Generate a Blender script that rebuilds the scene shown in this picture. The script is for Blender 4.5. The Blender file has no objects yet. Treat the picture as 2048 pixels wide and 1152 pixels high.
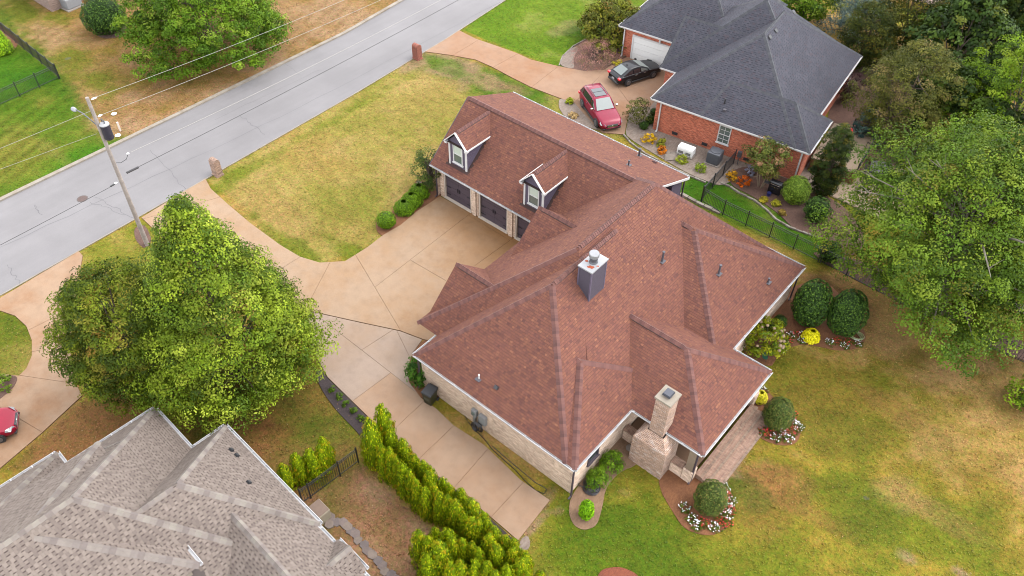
import bpy, bmesh, math, random
import numpy as np
from mathutils import Vector, Matrix
R = math.radians
random.seed(7); rng = np.random.default_rng(7)
scene = bpy.context.scene
COL = scene.collection
# ------------------------------------------------------------------ camera
CH = 37.5; FPX = 1647.345
_p, _r, _t = R(45.605), R(1.108), R(39.7326)
_F = Vector((0, math.cos(_p), -math.sin(_p))); _R0 = Vector((1, 0, 0)); _U0 = Vector((0, math.sin(_p), math.cos(_p)))
_R1 = _R0*math.cos(_r) + _U0*math.sin(_r); _U1 = _U0*math.cos(_r) - _R0*math.sin(_r)
_rot = Matrix.Rotation(_t, 3, 'Z')
CF, CR, CU = _rot @ _F, _rot @ _R1, _rot @ _U1
cam = bpy.data.cameras.new('camera'); cam_o = bpy.data.objects.new('camera', cam); COL.objects.link(cam_o)
cam.sensor_width = 36; cam.lens = 36*FPX/2048; cam.clip_end = 2000; cam.clip_start = .5
cam_o.matrix_world = Matrix(((CR.x, CU.x, -CF.x, 0), (CR.y, CU.y, -CF.y, 0), (CR.z, CU.z, -CF.z, CH), (0, 0, 0, 1)))
scene.camera = cam_o
scene.cycles.pixel_filter_type = 'BLACKMAN_HARRIS'; scene.cycles.filter_width = 1.0
scene.render.resolution_x = 1024; scene.render.resolution_y = 576
# ------------------------------------------------------------------ light: bright hazy daylight, very soft sun
SUN_EL, SUN_AZ = 56, 52          # degrees; azimuth measured from +x towards +y, where the light comes from
world = bpy.data.worlds.new('World'); scene.world = world; world.use_nodes = True
wn = world.node_tree.nodes; wl = world.node_tree.links
bg = wn['Background']; sky = wn.new('ShaderNodeTexSky'); sky.sky_type = 'NISHITA'; sky.sun_disc = False
sky.sun_elevation = R(SUN_EL); sky.sun_rotation = R(90 - SUN_AZ); sky.air_density = 1.0; sky.dust_density = .8; sky.ozone_density = 1.0
hs = wn.new('ShaderNodeHueSaturation'); hs.inputs['Saturation'].default_value = .12; wl.new(sky.outputs[0], hs.inputs['Color']); wl.new(hs.outputs[0], bg.inputs[0])   # white hazy sky; bg.inputs[1].default_value = 0.15
sun = bpy.data.lights.new('sun', 'SUN'); sun.energy = 1.5; sun.angle = R(28); sun.color = (1, .9, .8)
sun_o = bpy.data.objects.new('sun', sun); COL.objects.link(sun_o)
sd = Vector((math.cos(R(SUN_AZ))*math.cos(R(SUN_EL)), math.sin(R(SUN_AZ))*math.cos(R(SUN_EL)), math.sin(R(SUN_EL))))
sun_o.rotation_euler = sd.to_track_quat('Z', 'Y').to_euler(); sun_o.location = (0, 0, 60)
vs = scene.view_settings; vs.view_transform = 'Standard'; vs.look = 'None'; vs.exposure = 0.05; vs.gamma = 1; vs.use_curve_mapping = False
EXPK = 3.7; KWALL = 1.2; KLEAF = 2.4; KROOF = 2.9       # photograph brightness of a flat surface divided by its base colour
# ------------------------------------------------------------------ helpers
def at(px, py, z=0.0):
    d = CF + CR*((px-1024)/FPX) - CU*((py-576)/FPX)
    t = (z-CH)/d.z
    return Vector((d.x*t, d.y*t, z))
def P2(*pts, z=0.0): return [tuple(at(x, y, z)[:2]) for x, y in pts]
def lin(c): return c/12.92 if c <= .04045 else ((c+.055)/1.055)**2.4
def L(r, g, b, k=None):      # a colour as seen in the photograph -> base colour
    k = k or EXPK
    return tuple(min(.85, lin(v/255)/k) for v in (r, g, b))
def tag(o, label=None, cat=None, group=None, kind=None):
    if label: o['label'] = label
    if cat: o['category'] = cat
    if group: o['group'] = group
    if kind: o['kind'] = kind
    return o
def thing(name, label, cat, loc=(0, 0, 0), rz=0.0, group=None):
    o = bpy.data.objects.new(name, None); COL.objects.link(o)
    o.empty_display_size = .3
    o.location = loc; o.rotation_euler = (0, 0, rz)
    return tag(o, label, cat, group)
def mx(o): return Matrix.Translation(o.location) @ o.rotation_euler.to_matrix().to_4x4() @ Matrix.Diagonal((*o.scale, 1))
def wmx(o): return (wmx(o.parent) @ o.matrix_parent_inverse if o.parent else Matrix()) @ mx(o)
def link(name, me, parent=None, world=False):
    o = bpy.data.objects.new(name, me); COL.objects.link(o)
    if parent:
        o.parent = parent
        if world: o.matrix_parent_inverse = wmx(parent).inverted()
    return o
def copy_tree(o, parent=None):
    c = o.copy(); COL.objects.link(c)
    if parent: c.parent = parent
    for ch in list(o.children): copy_tree(ch, c)
    return c
class MB:
    def __init__(s): s.v = []; s.f = []; s.m = []; s.mi = 0
    def add(s, vs, fs):
        n = len(s.v); s.v += [tuple(v) for v in vs]
        for f in fs: s.f.append(tuple(i+n for i in f)); s.m.append(s.mi)
        return s
    def box(s, x0, x1, y0, y1, z0, z1, M=None):
        vs = [Vector((x, y, z)) for z in (z0, z1) for y in (y0, y1) for x in (x0, x1)]
        if M: vs = [M @ v for v in vs]
        return s.add(vs, [(0, 2, 3, 1), (4, 5, 7, 6), (0, 1, 5, 4), (2, 6, 7, 3), (0, 4, 6, 2), (1, 3, 7, 5)])
    def cb(s, c, sz, M=None): return s.box(c[0]-sz[0]/2, c[0]+sz[0]/2, c[1]-sz[1]/2, c[1]+sz[1]/2, c[2]-sz[2]/2, c[2]+sz[2]/2, M)
    def prism(s, poly, z0, z1, top=True, bottom=False):
        a = sum(poly[i-1][0]*poly[i][1]-poly[i][0]*poly[i-1][1] for i in range(len(poly)))
        if a < 0: poly = poly[::-1]
        n = len(poly)
        fs = [(i, (i+1) % n, n+(i+1) % n, n+i) for i in range(n)]
        if top: fs.append(tuple(range(n, 2*n)))
        if bottom: fs.append(tuple(range(n-1, -1, -1)))
        return s.add([(*p[:2], z0) for p in poly]+[(*p[:2], z1) for p in poly], fs)
    def ngon(s, pts): return s.add(pts, [tuple(range(len(pts)))])
    def beam(s, a, b, w, h=None, up=(0, 0, 1)):
        a = Vector(a); b = Vector(b); h = h or w; d = (b-a).normalized(); u = Vector(up)
        if abs(d.dot(u)) > .98: u = Vector((1, 0, 0))
        x = d.cross(u).normalized(); y = x.cross(d)
        vs = [p + x*sx*w/2 + y*sy*h/2 for p in (a, b) for sx, sy in ((-1, -1), (1, -1), (1, 1), (-1, 1))]
        return s.add(vs, [(0, 1, 5, 4), (1, 2, 6, 5), (2, 3, 7, 6), (3, 0, 4, 7), (3, 2, 1, 0), (4, 5, 6, 7)])
    def tube(s, pts, r, n=8, caps=True):
        pts = [Vector(p) for p in pts]; rr = r if isinstance(r, (list, tuple)) else [r]*len(pts)
        base = len(s.v); up = Vector((0, 0, 1)); x = None
        for i, p in enumerate(pts):
            d = (pts[min(i+1, len(pts)-1)] - pts[max(i-1, 0)]).normalized()
            if x is None:
                x = d.cross(up if abs(d.z) < .95 else Vector((1, 0, 0))).normalized()
            else: x = (x - d*x.dot(d)).normalized()
            y = d.cross(x)
            s.v += [tuple(p + (x*math.cos(a) + y*math.sin(a))*rr[i]) for a in [2*math.pi*k/n for k in range(n)]]
        for i in range(len(pts)-1):
            for k in range(n):
                s.f.append((base+i*n+k, base+i*n+(k+1) % n, base+(i+1)*n+(k+1) % n, base+(i+1)*n+k)); s.m.append(s.mi)
        if caps:
            s.f.append(tuple(base+k for k in range(n-1, -1, -1))); s.m.append(s.mi)
            s.f.append(tuple(base+(len(pts)-1)*n+k for k in range(n))); s.m.append(s.mi)
        return s
    def lathe(s, prof, c=(0, 0, 0), n=16, M=None):
        base = len(s.v); c = Vector(c)
        for r, z in prof:
            for k in range(n):
                a = 2*math.pi*k/n; v = Vector((r*math.cos(a), r*math.sin(a), z))
                s.v.append(tuple((M @ v if M else v) + c))
        for i in range(len(prof)-1):
            for k in range(n):
                s.f.append((base+i*n+k, base+i*n+(k+1) % n, base+(i+1)*n+(k+1) % n, base+(i+1)*n+k)); s.m.append(s.mi)
        s.f.append(tuple(base+k for k in range(n-1, -1, -1))); s.m.append(s.mi)
        s.f.append(tuple(base+(len(prof)-1)*n+k for k in range(n))); s.m.append(s.mi)
        return s
    def mesh(s, name, mats=None, smooth=False):
        me = bpy.data.meshes.new(name); me.from_pydata(s.v, [], s.f)
        for m in (mats if isinstance(mats, (list, tuple)) else [mats]):
            if m: me.materials.append(m)
        if len(me.materials) > 1: me.polygons.foreach_set('material_index', s.m)
        if smooth: me.polygons.foreach_set('use_smooth', [True]*len(me.polygons))
        me.update(); return me
    def build(s, name, mats, parent=None, world=False, smooth=False, bevel=0):
        o = link(name, s.mesh(name, mats, smooth), parent, world)
        if bevel:
            b = o.modifiers.new('bevel', 'BEVEL'); b.width = bevel; b.segments = 2; b.limit_method = 'ANGLE'
        return o
# ------------------------------------------------------------------ materials
def newmat(name):
    m = bpy.data.materials.new(name); m.use_nodes = True
    return m, m.node_tree.nodes, m.node_tree.links, m.node_tree.nodes['Principled BSDF']
def pos_node(n, l, scale=(1, 1, 1), obj=False):
    g = n.new('ShaderNodeNewGeometry') if not obj else n.new('ShaderNodeTexCoord')
    mp = n.new('ShaderNodeMapping'); mp.inputs['Scale'].default_value = scale
    l.new(g.outputs['Position' if not obj else 'Object'], mp.inputs[0]); return mp.outputs[0]
def noise(n, l, vec, scale, detail=4, rough=.6):
    t = n.new('ShaderNodeTexNoise'); t.inputs['Scale'].default_value = scale; t.inputs['Detail'].default_value = detail
    t.inputs['Roughness'].default_value = rough; l.new(vec, t.inputs['Vector']); return t.outputs['Fac']
def ramp(n, l, fac, stops):
    r = n.new('ShaderNodeValToRGB'); e = r.color_ramp.elements
    while len(e) < len(stops): e.new(.5)
    for i, (p, c) in enumerate(stops):
        e[i].position = p; e[i].color = (*c, 1) if len(c) == 3 else c
    l.new(fac, r.inputs[0]); return r.outputs[0]
def mixc(n, l, fac, a, b, mode='MIX'):
    m = n.new('ShaderNodeMix'); m.data_type = 'RGBA'; m.blend_type = mode
    for sock, v in ((m.inputs[0], fac), (m.inputs[6], a), (m.inputs[7], b)):
        if hasattr(v, 'links'): l.new(v, sock)
        elif isinstance(v, (int, float)): sock.default_value = v
        else: sock.default_value = (*v, 1)
    return m.outputs[2]
def bump(n, l, b, h, strength=.3, dist=.02):
    k = n.new('ShaderNodeBump'); k.inputs['Strength'].default_value = strength; k.inputs['Distance'].default_value = dist
    l.new(h, k.inputs['Height']); l.new(k.outputs[0], b.inputs['Normal'])
def grey(v): return (v, v, v)
def M(name, col, rough=.7, var=.15, scale=6, fine=60, metal=0, bmp=.15, spec=.5, coat=0):
    """plain procedural material: colour with broad and fine value variation"""
    m, n, l, b = newmat(name); v = pos_node(n, l)
    f1 = ramp(n, l, noise(n, l, v, scale), [(.3, grey(1-var)), (.7, grey(1+var*.6))])
    f2 = ramp(n, l, noise(n, l, v, fine, 2), [(.3, grey(1-var*.7)), (.7, grey(1+var*.5))])
    c = mixc(n, l, 1., mixc(n, l, 1., col, f1, 'MULTIPLY'), f2, 'MULTIPLY')
    l.new(c, b.inputs['Base Color']); b.inputs['Roughness'].default_value = rough; b.inputs['Metallic'].default_value = metal
    b.inputs['Specular IOR Level'].default_value = spec
    if coat: b.inputs['Coat Weight'].default_value = coat; b.inputs['Coat Roughness'].default_value = .05
    if bmp: bump(n, l, b, noise(n, l, v, fine, 3), bmp, .01)
    return m
def Mattr(name, rough=.85, fine=45, var=.22, bmp=.3, spec=.3, trans=0.0):
    """colour from the mesh's own colour attribute, with fine grain"""
    m, n, l, b = newmat(name); v = pos_node(n, l)
    a = n.new('ShaderNodeAttribute'); a.attribute_name = 'Col'
    f = ramp(n, l, noise(n, l, v, fine, 3), [(.25, grey(1-var)), (.75, grey(1+var))])
    c = mixc(n, l, 1., a.outputs['Color'], f, 'MULTIPLY')
    l.new(c, b.inputs['Base Color']); b.inputs['Roughness'].default_value = rough; b.inputs['Specular IOR Level'].default_value = spec
    if bmp: bump(n, l, b, noise(n, l, v, fine, 3), bmp, .01)
    if trans:
        t = n.new('ShaderNodeBsdfTranslucent'); l.new(c, t.inputs[0]); ms = n.new('ShaderNodeMixShader'); ms.inputs[0].default_value = trans
        l.new(b.outputs[0], ms.inputs[1]); l.new(t.outputs[0], ms.inputs[2]); l.new(ms.outputs[0], n['Material Output'].inputs[0])
    return m
def Mbrick(name, c1, c2, mortar, size=(.2, .065), white=None):
    """brickwork: wall-aligned coordinates, recessed mortar"""
    m, n, l, b = newmat(name)
    g = n.new('ShaderNodeNewGeometry'); sp = n.new('ShaderNodeSeparateXYZ'); l.new(g.outputs['Position'], sp.inputs[0])
    sn = n.new('ShaderNodeSeparateXYZ'); l.new(g.outputs['Normal'], sn.inputs[0])
    def mth(op, a, b_=None):
        q = n.new('ShaderNodeMath'); q.operation = op
        for i, s in enumerate((a, b_)):
            if s is None: continue
            if hasattr(s, 'links'): l.new(s, q.inputs[i])
            else: q.inputs[i].default_value = s
        return q.outputs[0]
    isz = mth('GREATER_THAN', mth('ABSOLUTE', sn.outputs[2]), .75)
    usey = mth('GREATER_THAN', mth('ABSOLUTE', sn.outputs[0]), mth('ABSOLUTE', sn.outputs[1]))
    hor = mth('ADD', mth('MULTIPLY', sp.outputs[1], usey), mth('MULTIPLY', sp.outputs[0], mth('SUBTRACT', 1., usey)))
    hz = mth('ADD', mth('MULTIPLY', sp.outputs[1], isz), mth('MULTIPLY', hor, mth('SUBTRACT', 1., isz)))
    ver = mth('ADD', mth('MULTIPLY', sp.outputs[0], isz), mth('MULTIPLY', sp.outputs[2], mth('SUBTRACT', 1., isz)))
    cb = n.new('ShaderNodeCombineXYZ'); l.new(hz, cb.inputs[0]); l.new(ver, cb.inputs[1])
    t = n.new('ShaderNodeTexBrick'); l.new(cb.outputs[0], t.inputs['Vector']); t.inputs['Scale'].default_value = 1
    t.inputs['Brick Width'].default_value = size[0]; t.inputs['Row Height'].default_value = size[1]; t.inputs['Mortar Size'].default_value = .009
    t.inputs['Mortar Smooth'].default_value = .2; t.inputs['Bias'].default_value = 0
    t.inputs['Color1'].default_value = (*c1, 1); t.inputs['Color2'].default_value = (*c2, 1); t.inputs['Mortar'].default_value = (*mortar, 1)
    mp = n.new('ShaderNodeMapping'); l.new(cb.outputs[0], mp.inputs[0]); mp.inputs['Scale'].default_value = (1/size[0]*.9, 1/size[1]*.9, 1)
    f = ramp(n, l, noise(n, l, mp.outputs[0], .8, 2), [(.3, grey(.62)), (.7, grey(1.35))])
    v = pos_node(n, l); f2 = ramp(n, l, noise(n, l, v, .9, 3), [(.3, grey(.88)), (.7, grey(1.1))])
    c = mixc(n, l, 1., mixc(n, l, 1., t.outputs['Color'], f, 'MULTIPLY'), f2, 'MULTIPLY')
    if white:
        wmask = ramp(n, l, noise(n, l, mp.outputs[0], .35, 5, .75), [(.52, (0, 0, 0)), (.66, (.55, .55, .55))])
        c = mixc(n, l, wmask, c, white)
    l.new(c, b.inputs['Base Color']); b.inputs['Roughness'].default_value = .85
    inv = n.new('ShaderNodeInvert'); l.new(t.outputs['Fac'], inv.inputs[1]); bump(n, l, b, inv.outputs[0], .8, .012)
    return m
def Mglass(name, col, rough=.06):
    m, n, l, b = newmat(name); b.inputs['Base Color'].default_value = (*col, 1); b.inputs['Roughness'].default_value = rough
    b.inputs['Specular IOR Level'].default_value = .9; return m
def Mpaint(name, col, metal=.35, rough=.28):
    m, n, l, b = newmat(name); v = pos_node(n, l)
    f = ramp(n, l, noise(n, l, v, 3, 3), [(.3, grey(.93)), (.7, grey(1.06))])
    l.new(mixc(n, l, 1., col, f, 'MULTIPLY'), b.inputs['Base Color'])
    b.inputs['Metallic'].default_value = metal; b.inputs['Roughness'].default_value = rough; b.inputs['Coat Weight'].default_value = .25; b.inputs['Coat Roughness'].default_value = .06; b.inputs['Specular IOR Level'].default_value = .25
    return m
WHITE = M('white_trim', (.4, .39, .385), .5, .06)
WHITE2 = M('white_gutter', (.33, .325, .33), .45, .15, 2)
DARKTRIM = M('dark_brown_trim', L(78, 66, 76, 2.), .5, .1)
SIDING = M('plum_siding', L(90, 80, 98, 1.6), .7, .1)
BLACKMETAL = M('black_fence_paint', (.012, .012, .014), .45, .2)
BLACK = M('black_rubber', (.015, .015, .017), .6, .2)
GALV = M('galvanised_metal', L(150, 152, 160), .4, .15, metal=.5)
GREYPIPE = M('grey_vent_pipe', L(112, 108, 118), .6, .12)
GLASS = Mglass('window_glass', L(112, 124, 118, 2.2), .1)
GLASSD = Mglass('dark_glass', (.02, .025, .03), .05)
BLIND = M('pale_window_blind', L(205, 215, 200, 1.9), .5, .05)
BRICK = Mbrick('tan_tumbled_brick', L(205, 178, 155, KWALL), L(160, 128, 110, KWALL), L(212, 196, 178, KWALL))
BRICKRED = Mbrick('red_brick', L(180, 90, 62, KWALL), L(142, 62, 44, KWALL), L(186, 130, 104, KWALL))
BRICKCH = Mbrick('weathered_chimney_brick', L(176, 136, 112, 1.75), L(138, 102, 86, 1.75), L(205, 186, 168, 1.75), white=L(222, 214, 208, 1.75))
BRICKSTEP = Mbrick('step_brick', L(206, 162, 138, 2.9), L(184, 136, 116, 2.9), L(224, 196, 170, 2.9), size=(.075, .2))
CONC = M('light_concrete', L(205, 192, 180), .9, .12)
WOOD = M('weathered_wood', L(165, 130, 105), .8, .2)
DECKW = M('pale_deck_wood', L(215, 185, 155), .8, .12)
TERRA = M('rust_stain', L(220, 95, 40), .8, .1)
SHINGLE = Mattr('shingle_granules', .95, 70, .12, .3, .15)
LEAF = Mattr('leaf_surface', .6, 9, .16, 0, .12, trans=.2)
BARK = M('tree_bark', L(120, 100, 85), .9, .3, 5, 30, bmp=.5)
BARKG = M('grey_branch_bark', L(165, 155, 135), .9, .25, 5, 30, bmp=.4)
# ================================================================== GROUND
def vnoise(x, y, seed=0):
    xi = np.floor(x).astype(np.int64); yi = np.floor(y).astype(np.int64); fx = x-xi; fy = y-yi
    fx = fx*fx*(3-2*fx); fy = fy*fy*(3-2*fy)
    def h(a, b):
        k = (a*374761393 + b*668265263 + seed*1442695041) & 0xffffffff
        k = ((k ^ (k >> 13))*1274126177) & 0xffffffff
        return ((k ^ (k >> 16)) & 0xffff)/65535.
    return (h(xi, yi)*(1-fx)+h(xi+1, yi)*fx)*(1-fy) + (h(xi, yi+1)*(1-fx)+h(xi+1, yi+1)*fx)*fy
def fbm(x, y, s, oct=4, seed=0):
    r = 0; a = .5; t = 0
    for i in range(oct): r = r+a*vnoise(x/s*2**i, y/s*2**i, seed+i*17); t += a; a *= .5
    return r/t
def sdf(poly, X, Y):
    d = np.full(X.shape, 1e9); ins = np.zeros(X.shape, bool); n = len(poly)
    for i in range(n):
        ax, ay = poly[i-1]; bx, by = poly[i]
        ex, ey = bx-ax, by-ay; wx, wy = X-ax, Y-ay
        t = np.clip((wx*ex+wy*ey)/(ex*ex+ey*ey+1e-12), 0, 1)
        d = np.minimum(d, np.hypot(wx-ex*t, wy-ey*t))
        c = ((ay <= Y) & (by > Y)) | ((by <= Y) & (ay > Y))
        xi = ax+(Y-ay)/(by-ay+1e-12)*(bx-ax); ins ^= c & (X < xi)
    return np.where(ins, -d, d)
gm = M('far_grass', L(120, 122, 55), .95, .3, .5, 8)
MB().box(-420, 380, -350, 450, -1.2, -.03).build('ground', gm)['kind'] = 'structure'
STEP = .2
gx = np.arange(-92, 26, STEP); gy = np.arange(-14, 104, STEP)
X, Y = np.meshgrid(gx, gy); NX, NY = len(gx), len(gy)
def col(c): return np.array(L(*c))
C = np.zeros(X.shape+(3,))
n1 = fbm(X, Y, 5, 4, 1); n2 = fbm(X, Y, 1.6, 4, 2); n3 = fbm(X+n1*4, Y*1.0, 9, 3, 3); n4 = fbm(X, Y, .55, 3, 4)
def lay(mask, c):
    global C
    C = C*(1-mask[..., None]) + np.asarray(c)*mask[..., None]
def ss(a, b, v): t = np.clip((v-a)/(b-a), 0, 1); return t*t*(3-2*t)
def grassmix(green, mid, dry, bias=0., s=1.):
    v = np.clip(.5+(n1-.5)*1.5*s+(n2-.5)*1.2*s+(n3-.5)*.8*s+bias, 0, 1)[..., None]
    g, m_, d = col(green), col(mid), col(dry)
    return np.where(v < .5, g+(m_-g)*v*2, m_+(d-m_)*(v-.5)*2)
C[:] = grassmix((148, 150, 46), (190, 164, 64), (222, 178, 108), -.02, 1.15)
def zone(px, colors, bias=0., feather=.35, warp=.5, s=1., world=False):
    poly = px if world else P2(*px)
    d = sdf(poly, X+(n2-.5)*warp*2, Y+(n4-.5)*warp*2)
    lay(ss(feather, -feather, d), grassmix(*colors, bias, s))
# front lawn of the brown-roofed house
zone([(405, 352), (850, 95), (1300, 250), (900, 420), (760, 480), (640, 530)], ((160, 162, 60), (192, 174, 86), (216, 184, 112)), .02, .1, .1, .9)
# lawn beside the far neighbour's drive
zone([(700, -60), (1000, -5), (925, 60), (1120, 140), (1330, 60), (1300, -60)], ((122, 156, 30), (142, 168, 44), (180, 182, 92)), -.1, .1, .1)
zone([(840, 103), (905, 108), (985, 135), (1118, 198), (1100, 225), (960, 200), (870, 150), (800, 140)], ((105, 140, 30), (140, 152, 55), (190, 160, 118)), -.02, .8, .8, 1.4)
# across the street: straw-brown with green to the left
zone([(-700, 640), (0, 404), (420, 212), (700, 62), (960, -80), (300, -330), (-900, 100)], ((165, 138, 62), (196, 152, 98), (212, 170, 128)), .05, .1, .1, 1.1)
zone([(-700, 640), (0, 408), (140, 335), (215, 285), (165, 215), (110, 110), (0, 0), (-200, -60), (-700, 100)], ((95, 135, 25), (122, 148, 38), (160, 158, 62)), -.05, 1.1, .8)
zone([(150, 300), (250, 272), (262, 282), (160, 330), (90, 350), (60, 330)], ((85, 140, 20), (100, 150, 25), (130, 155, 40)), -.1, .7, .5)
zone([(0, -40), (110, 20), (180, 130), (240, 190), (190, 200), (100, 90), (-40, 10)], ((140, 145, 45), (180, 155, 80), (210, 170, 120)), .0, 1.5, 1.5, 1.6)
zone([(-200, 230), (0, 210), (118, 156), (28, 84), (-200, -60)], ((78, 132, 18), (96, 142, 24), (125, 150, 40)), -.05, .15, .1)
# the small lawns round the big maple
zone([(158, 500), (278, 440), (330, 470), (360, 560), (160, 560)], ((140, 148, 45), (172, 165, 62), (205, 178, 95)), -.05, .3, .3)
zone([(0, 940), (90, 862), (170, 790), (300, 760), (640, 700), (690, 850), (700, 930), (590, 1020), (420, 1000), (200, 960)], ((118, 118, 42), (160, 130, 62), (182, 132, 82)), .02, .4, .4, 1.3)
zone([(600, 860), (690, 830), (730, 900), (600, 990), (520, 960), (560, 900)], ((112, 122, 40), (138, 132, 52), (170, 140, 75)), -.06, 1.2, .8)
zone([(300, 770), (470, 790), (560, 860), (460, 860), (390, 850), (320, 820)], ((120, 95, 50), (145, 98, 62), (160, 105, 70)), .05, 1., .6)
zone([(-80, 640), (0, 615), (70, 650), (75, 720), (40, 760), (-60, 750)], ((112, 128, 34), (138, 142, 44), (178, 160, 80)), -.03, .3, .2, 1.2)
# bare dry yard beside the tan-roofed house
zone([(590, 1010), (720, 925), (1000, 1180), (760, 1260), (560, 1260)], ((150, 128, 70), (190, 142, 104), (212, 168, 130)), .05, .35, .3, 1.1)
# fenced lawn behind the brown-roofed house
zone([(1370, 352), (1460, 345), (1650, 470), (1660, 535), (1400, 420), (1350, 380)], ((70, 125, 18), (98, 140, 30), (150, 148, 70)), -.05, .5, .3)
zone([(1200, 250), (1380, 345), (1240, 262)], ((90, 125, 30), (120, 140, 45), (150, 150, 70)), 0, .3, .2)
# back garden: greener near the house, worn soil under the big tree
zone([(1040, 1090), (1110, 1000), (1330, 980), (1350, 1100), (1600, 1180), (1000, 1200)], ((112, 136, 30), (132, 144, 38), (166, 154, 58)), -.05, 1.6, 1.)
zone([(1560, 690), (1760, 740), (1900, 850), (1620, 840), (1540, 760)], ((122, 134, 34), (146, 142, 44), (178, 152, 62)), -.05, 1.4, 1.)
zone([(1700, 620), (1800, 650), (2100, 700), (2150, 820), (2000, 830), (1860, 790), (1740, 700)], ((134, 122, 52), (164, 136, 70), (204, 164, 106)), .0, 1.8, 1.4, 1.3)
zone([(1640, 540), (1760, 610), (1740, 660), (1690, 620), (1600, 560)], ((110, 92, 48), (135, 105, 62), (160, 120, 78)), .0, .8, .6)
# worn and lush spots: (px, py, metres along x, metres along y, colour, weight)
for px, py, rx, ry, c, w in [(540, 430, 5, 2.4, (214, 172, 108), .55), (620, 300, 6, 2.5, (210, 168, 98), .5), (870, 200, 2.5, 4, (206, 172, 100), .45), (700, 470, 4, 2, (196, 160, 90), .4),
        (600, 505, 7, .8, (128, 146, 30), .75), (700, 505, 3, .8, (128, 146, 30), .7), (440, 372, .9, 4, (136, 150, 36), .6), (560, 300, .6, 12, (142, 152, 44), .5), (750, 190, .7, 9, (150, 156, 52), .4), (690, 400, 2.5, 5, (160, 155, 62), .35),
        (975, 165, 2.2, 1.2, (196, 160, 120), .8), (1030, 178, 1.6, .9, (190, 150, 112), .7), (900, 135, 3.5, 1.2, (104, 142, 28), .7), (1080, 200, 1.3, .8, (100, 138, 28), .6), (1130, 55, 1.2, 2, (196, 176, 120), .5), (1160, 60, 1, 2.5, (84, 128, 26), .5),
        (1560, 965, 2.2, 1.2, (196, 145, 92), .75), (1600, 1010, 3.5, .8, (190, 138, 84), .6), (1545, 1000, 1.6, 3, (182, 132, 72), .5), (1800, 985, 1.5, 1.2, (204, 166, 112), .5), (1880, 1030, 3, .8, (200, 158, 100), .45), (1815, 1115, .7, .5, (205, 172, 140), .8), (1920, 1145, .5, .3, (205, 172, 140), .8),
        (1500, 985, 1.3, 1., (112, 118, 52), .6), (1640, 830, 3, 3, (176, 138, 68), .4), (1790, 820, 3, 1, (190, 145, 86), .5), (1670, 1020, 2.5, 2, (132, 128, 44), .5), (1740, 1040, 2, 2, (112, 124, 40), .5), (1700, 880, 2.5, 2.5, (128, 128, 44), .45), (1850, 900, 3, 2.5, (136, 128, 46), .4), (1960, 950, 2, 2, (170, 136, 66), .4), (1980, 1060, 3, 2, (125, 126, 44), .4),
        (1450, 935, .9, .3, (206, 168, 128), .7), (1475, 915, .3, 2.4, (206, 168, 128), .75), (1250, 988, .45, .3, (205, 165, 105), .9), (1115, 1022, .25, .3, (190, 158, 108), .8), (1250, 1060, 5, 2.5, (104, 126, 34), .45), (1090, 1000, .3, 1., (186, 150, 108), .8), (1070, 1050, .3, 1.2, (186, 150, 120), .8),
        (1940, 715, 2, .8, (198, 156, 106), .7), (1760, 690, 1.5, 1, (205, 160, 105), .6), (1680, 560, 1, .6, (180, 138, 92), .6),
        (395, 395, .6, 1.5, (150, 150, 60), .3), (300, 255, 4, 1, (204, 160, 112), .5), (560, 160, 5, 1.4, (198, 150, 98), .5), (620, 130, 8, 1., (170, 140, 62), .4), (90, 250, 5, 3, (108, 146, 22), .5), (60, 320, 2, 3, (150, 158, 52), .5), (100, 300, 3, .6, (170, 160, 80), .5)]:
    p = at(px, py); q = ((X-p.x)/rx)**2+((Y-p.y)/ry)**2 + (n2-.5)*1.8 + (n4-.5)*.8
    lay(ss(1.3, .1, q)*w, np.array(L(*c)))
# mowing stripes
st = np.sin((X*.93+Y*.36)*2*math.pi/1.15)*.5+.5
m_ = ss(-56.3, -58, X)*ss(.35, .75, n1)
C *= (1-(st*m_*.34)[..., None]*np.array([.7, .8, 1.]))
st2 = np.sin((X*.2+Y*.98+n1*.8)*2*math.pi/1.3)*.5+.5
C *= (1-((st2*.10)*ss(-46, -44, X)*ss(-18, -22, X)*ss(20, 24, Y))[..., None])
st3 = np.sin((X*.85-Y*.5+n1*1.5)*2*math.pi/1.9)*.5+.5
C *= (1-(st3*.09*ss(-9, -5, X))[..., None])
C *= (.86+.28*n4+.16*(fbm(X, Y, .28, 2, 9)-.5))[..., None]
Zg = (n2-.5)*.035 + (n1-.5)*.02 - .012
# sculpt: keep the lawn just below paving height
V = np.stack([X, Y, Zg], -1).reshape(-1, 3)
idx = np.arange(NX*NY).reshape(NY, NX)
Q = np.stack([idx[:-1, :-1], idx[:-1, 1:], idx[1:, 1:], idx[1:, :-1]], -1).reshape(-1, 4)
def quick_mesh(name, V, Q, colors=None, mat=None, smooth=False):
    k = Q.shape[1]
    me = bpy.data.meshes.new(name); me.vertices.add(len(V)); me.vertices.foreach_set('co', np.ascontiguousarray(V, dtype=np.float32).ravel())
    me.loops.add(Q.size); me.loops.foreach_set('vertex_index', np.ascontiguousarray(Q, dtype=np.int32).ravel())
    me.polygons.add(len(Q)); me.polygons.foreach_set('loop_start', np.arange(0, Q.size, k, dtype=np.int32))
    if smooth: me.polygons.foreach_set('use_smooth', np.ones(len(Q), bool))
    if colors is not None:
        a = me.color_attributes.new('Col', 'FLOAT_COLOR', 'POINT')
        cc = np.ones((len(V), 4), np.float32); cc[:, :3] = colors; a.data.foreach_set('color', cc.ravel())
    if mat: me.materials.append(mat)
    me.update(calc_edges=True); return me
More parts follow.
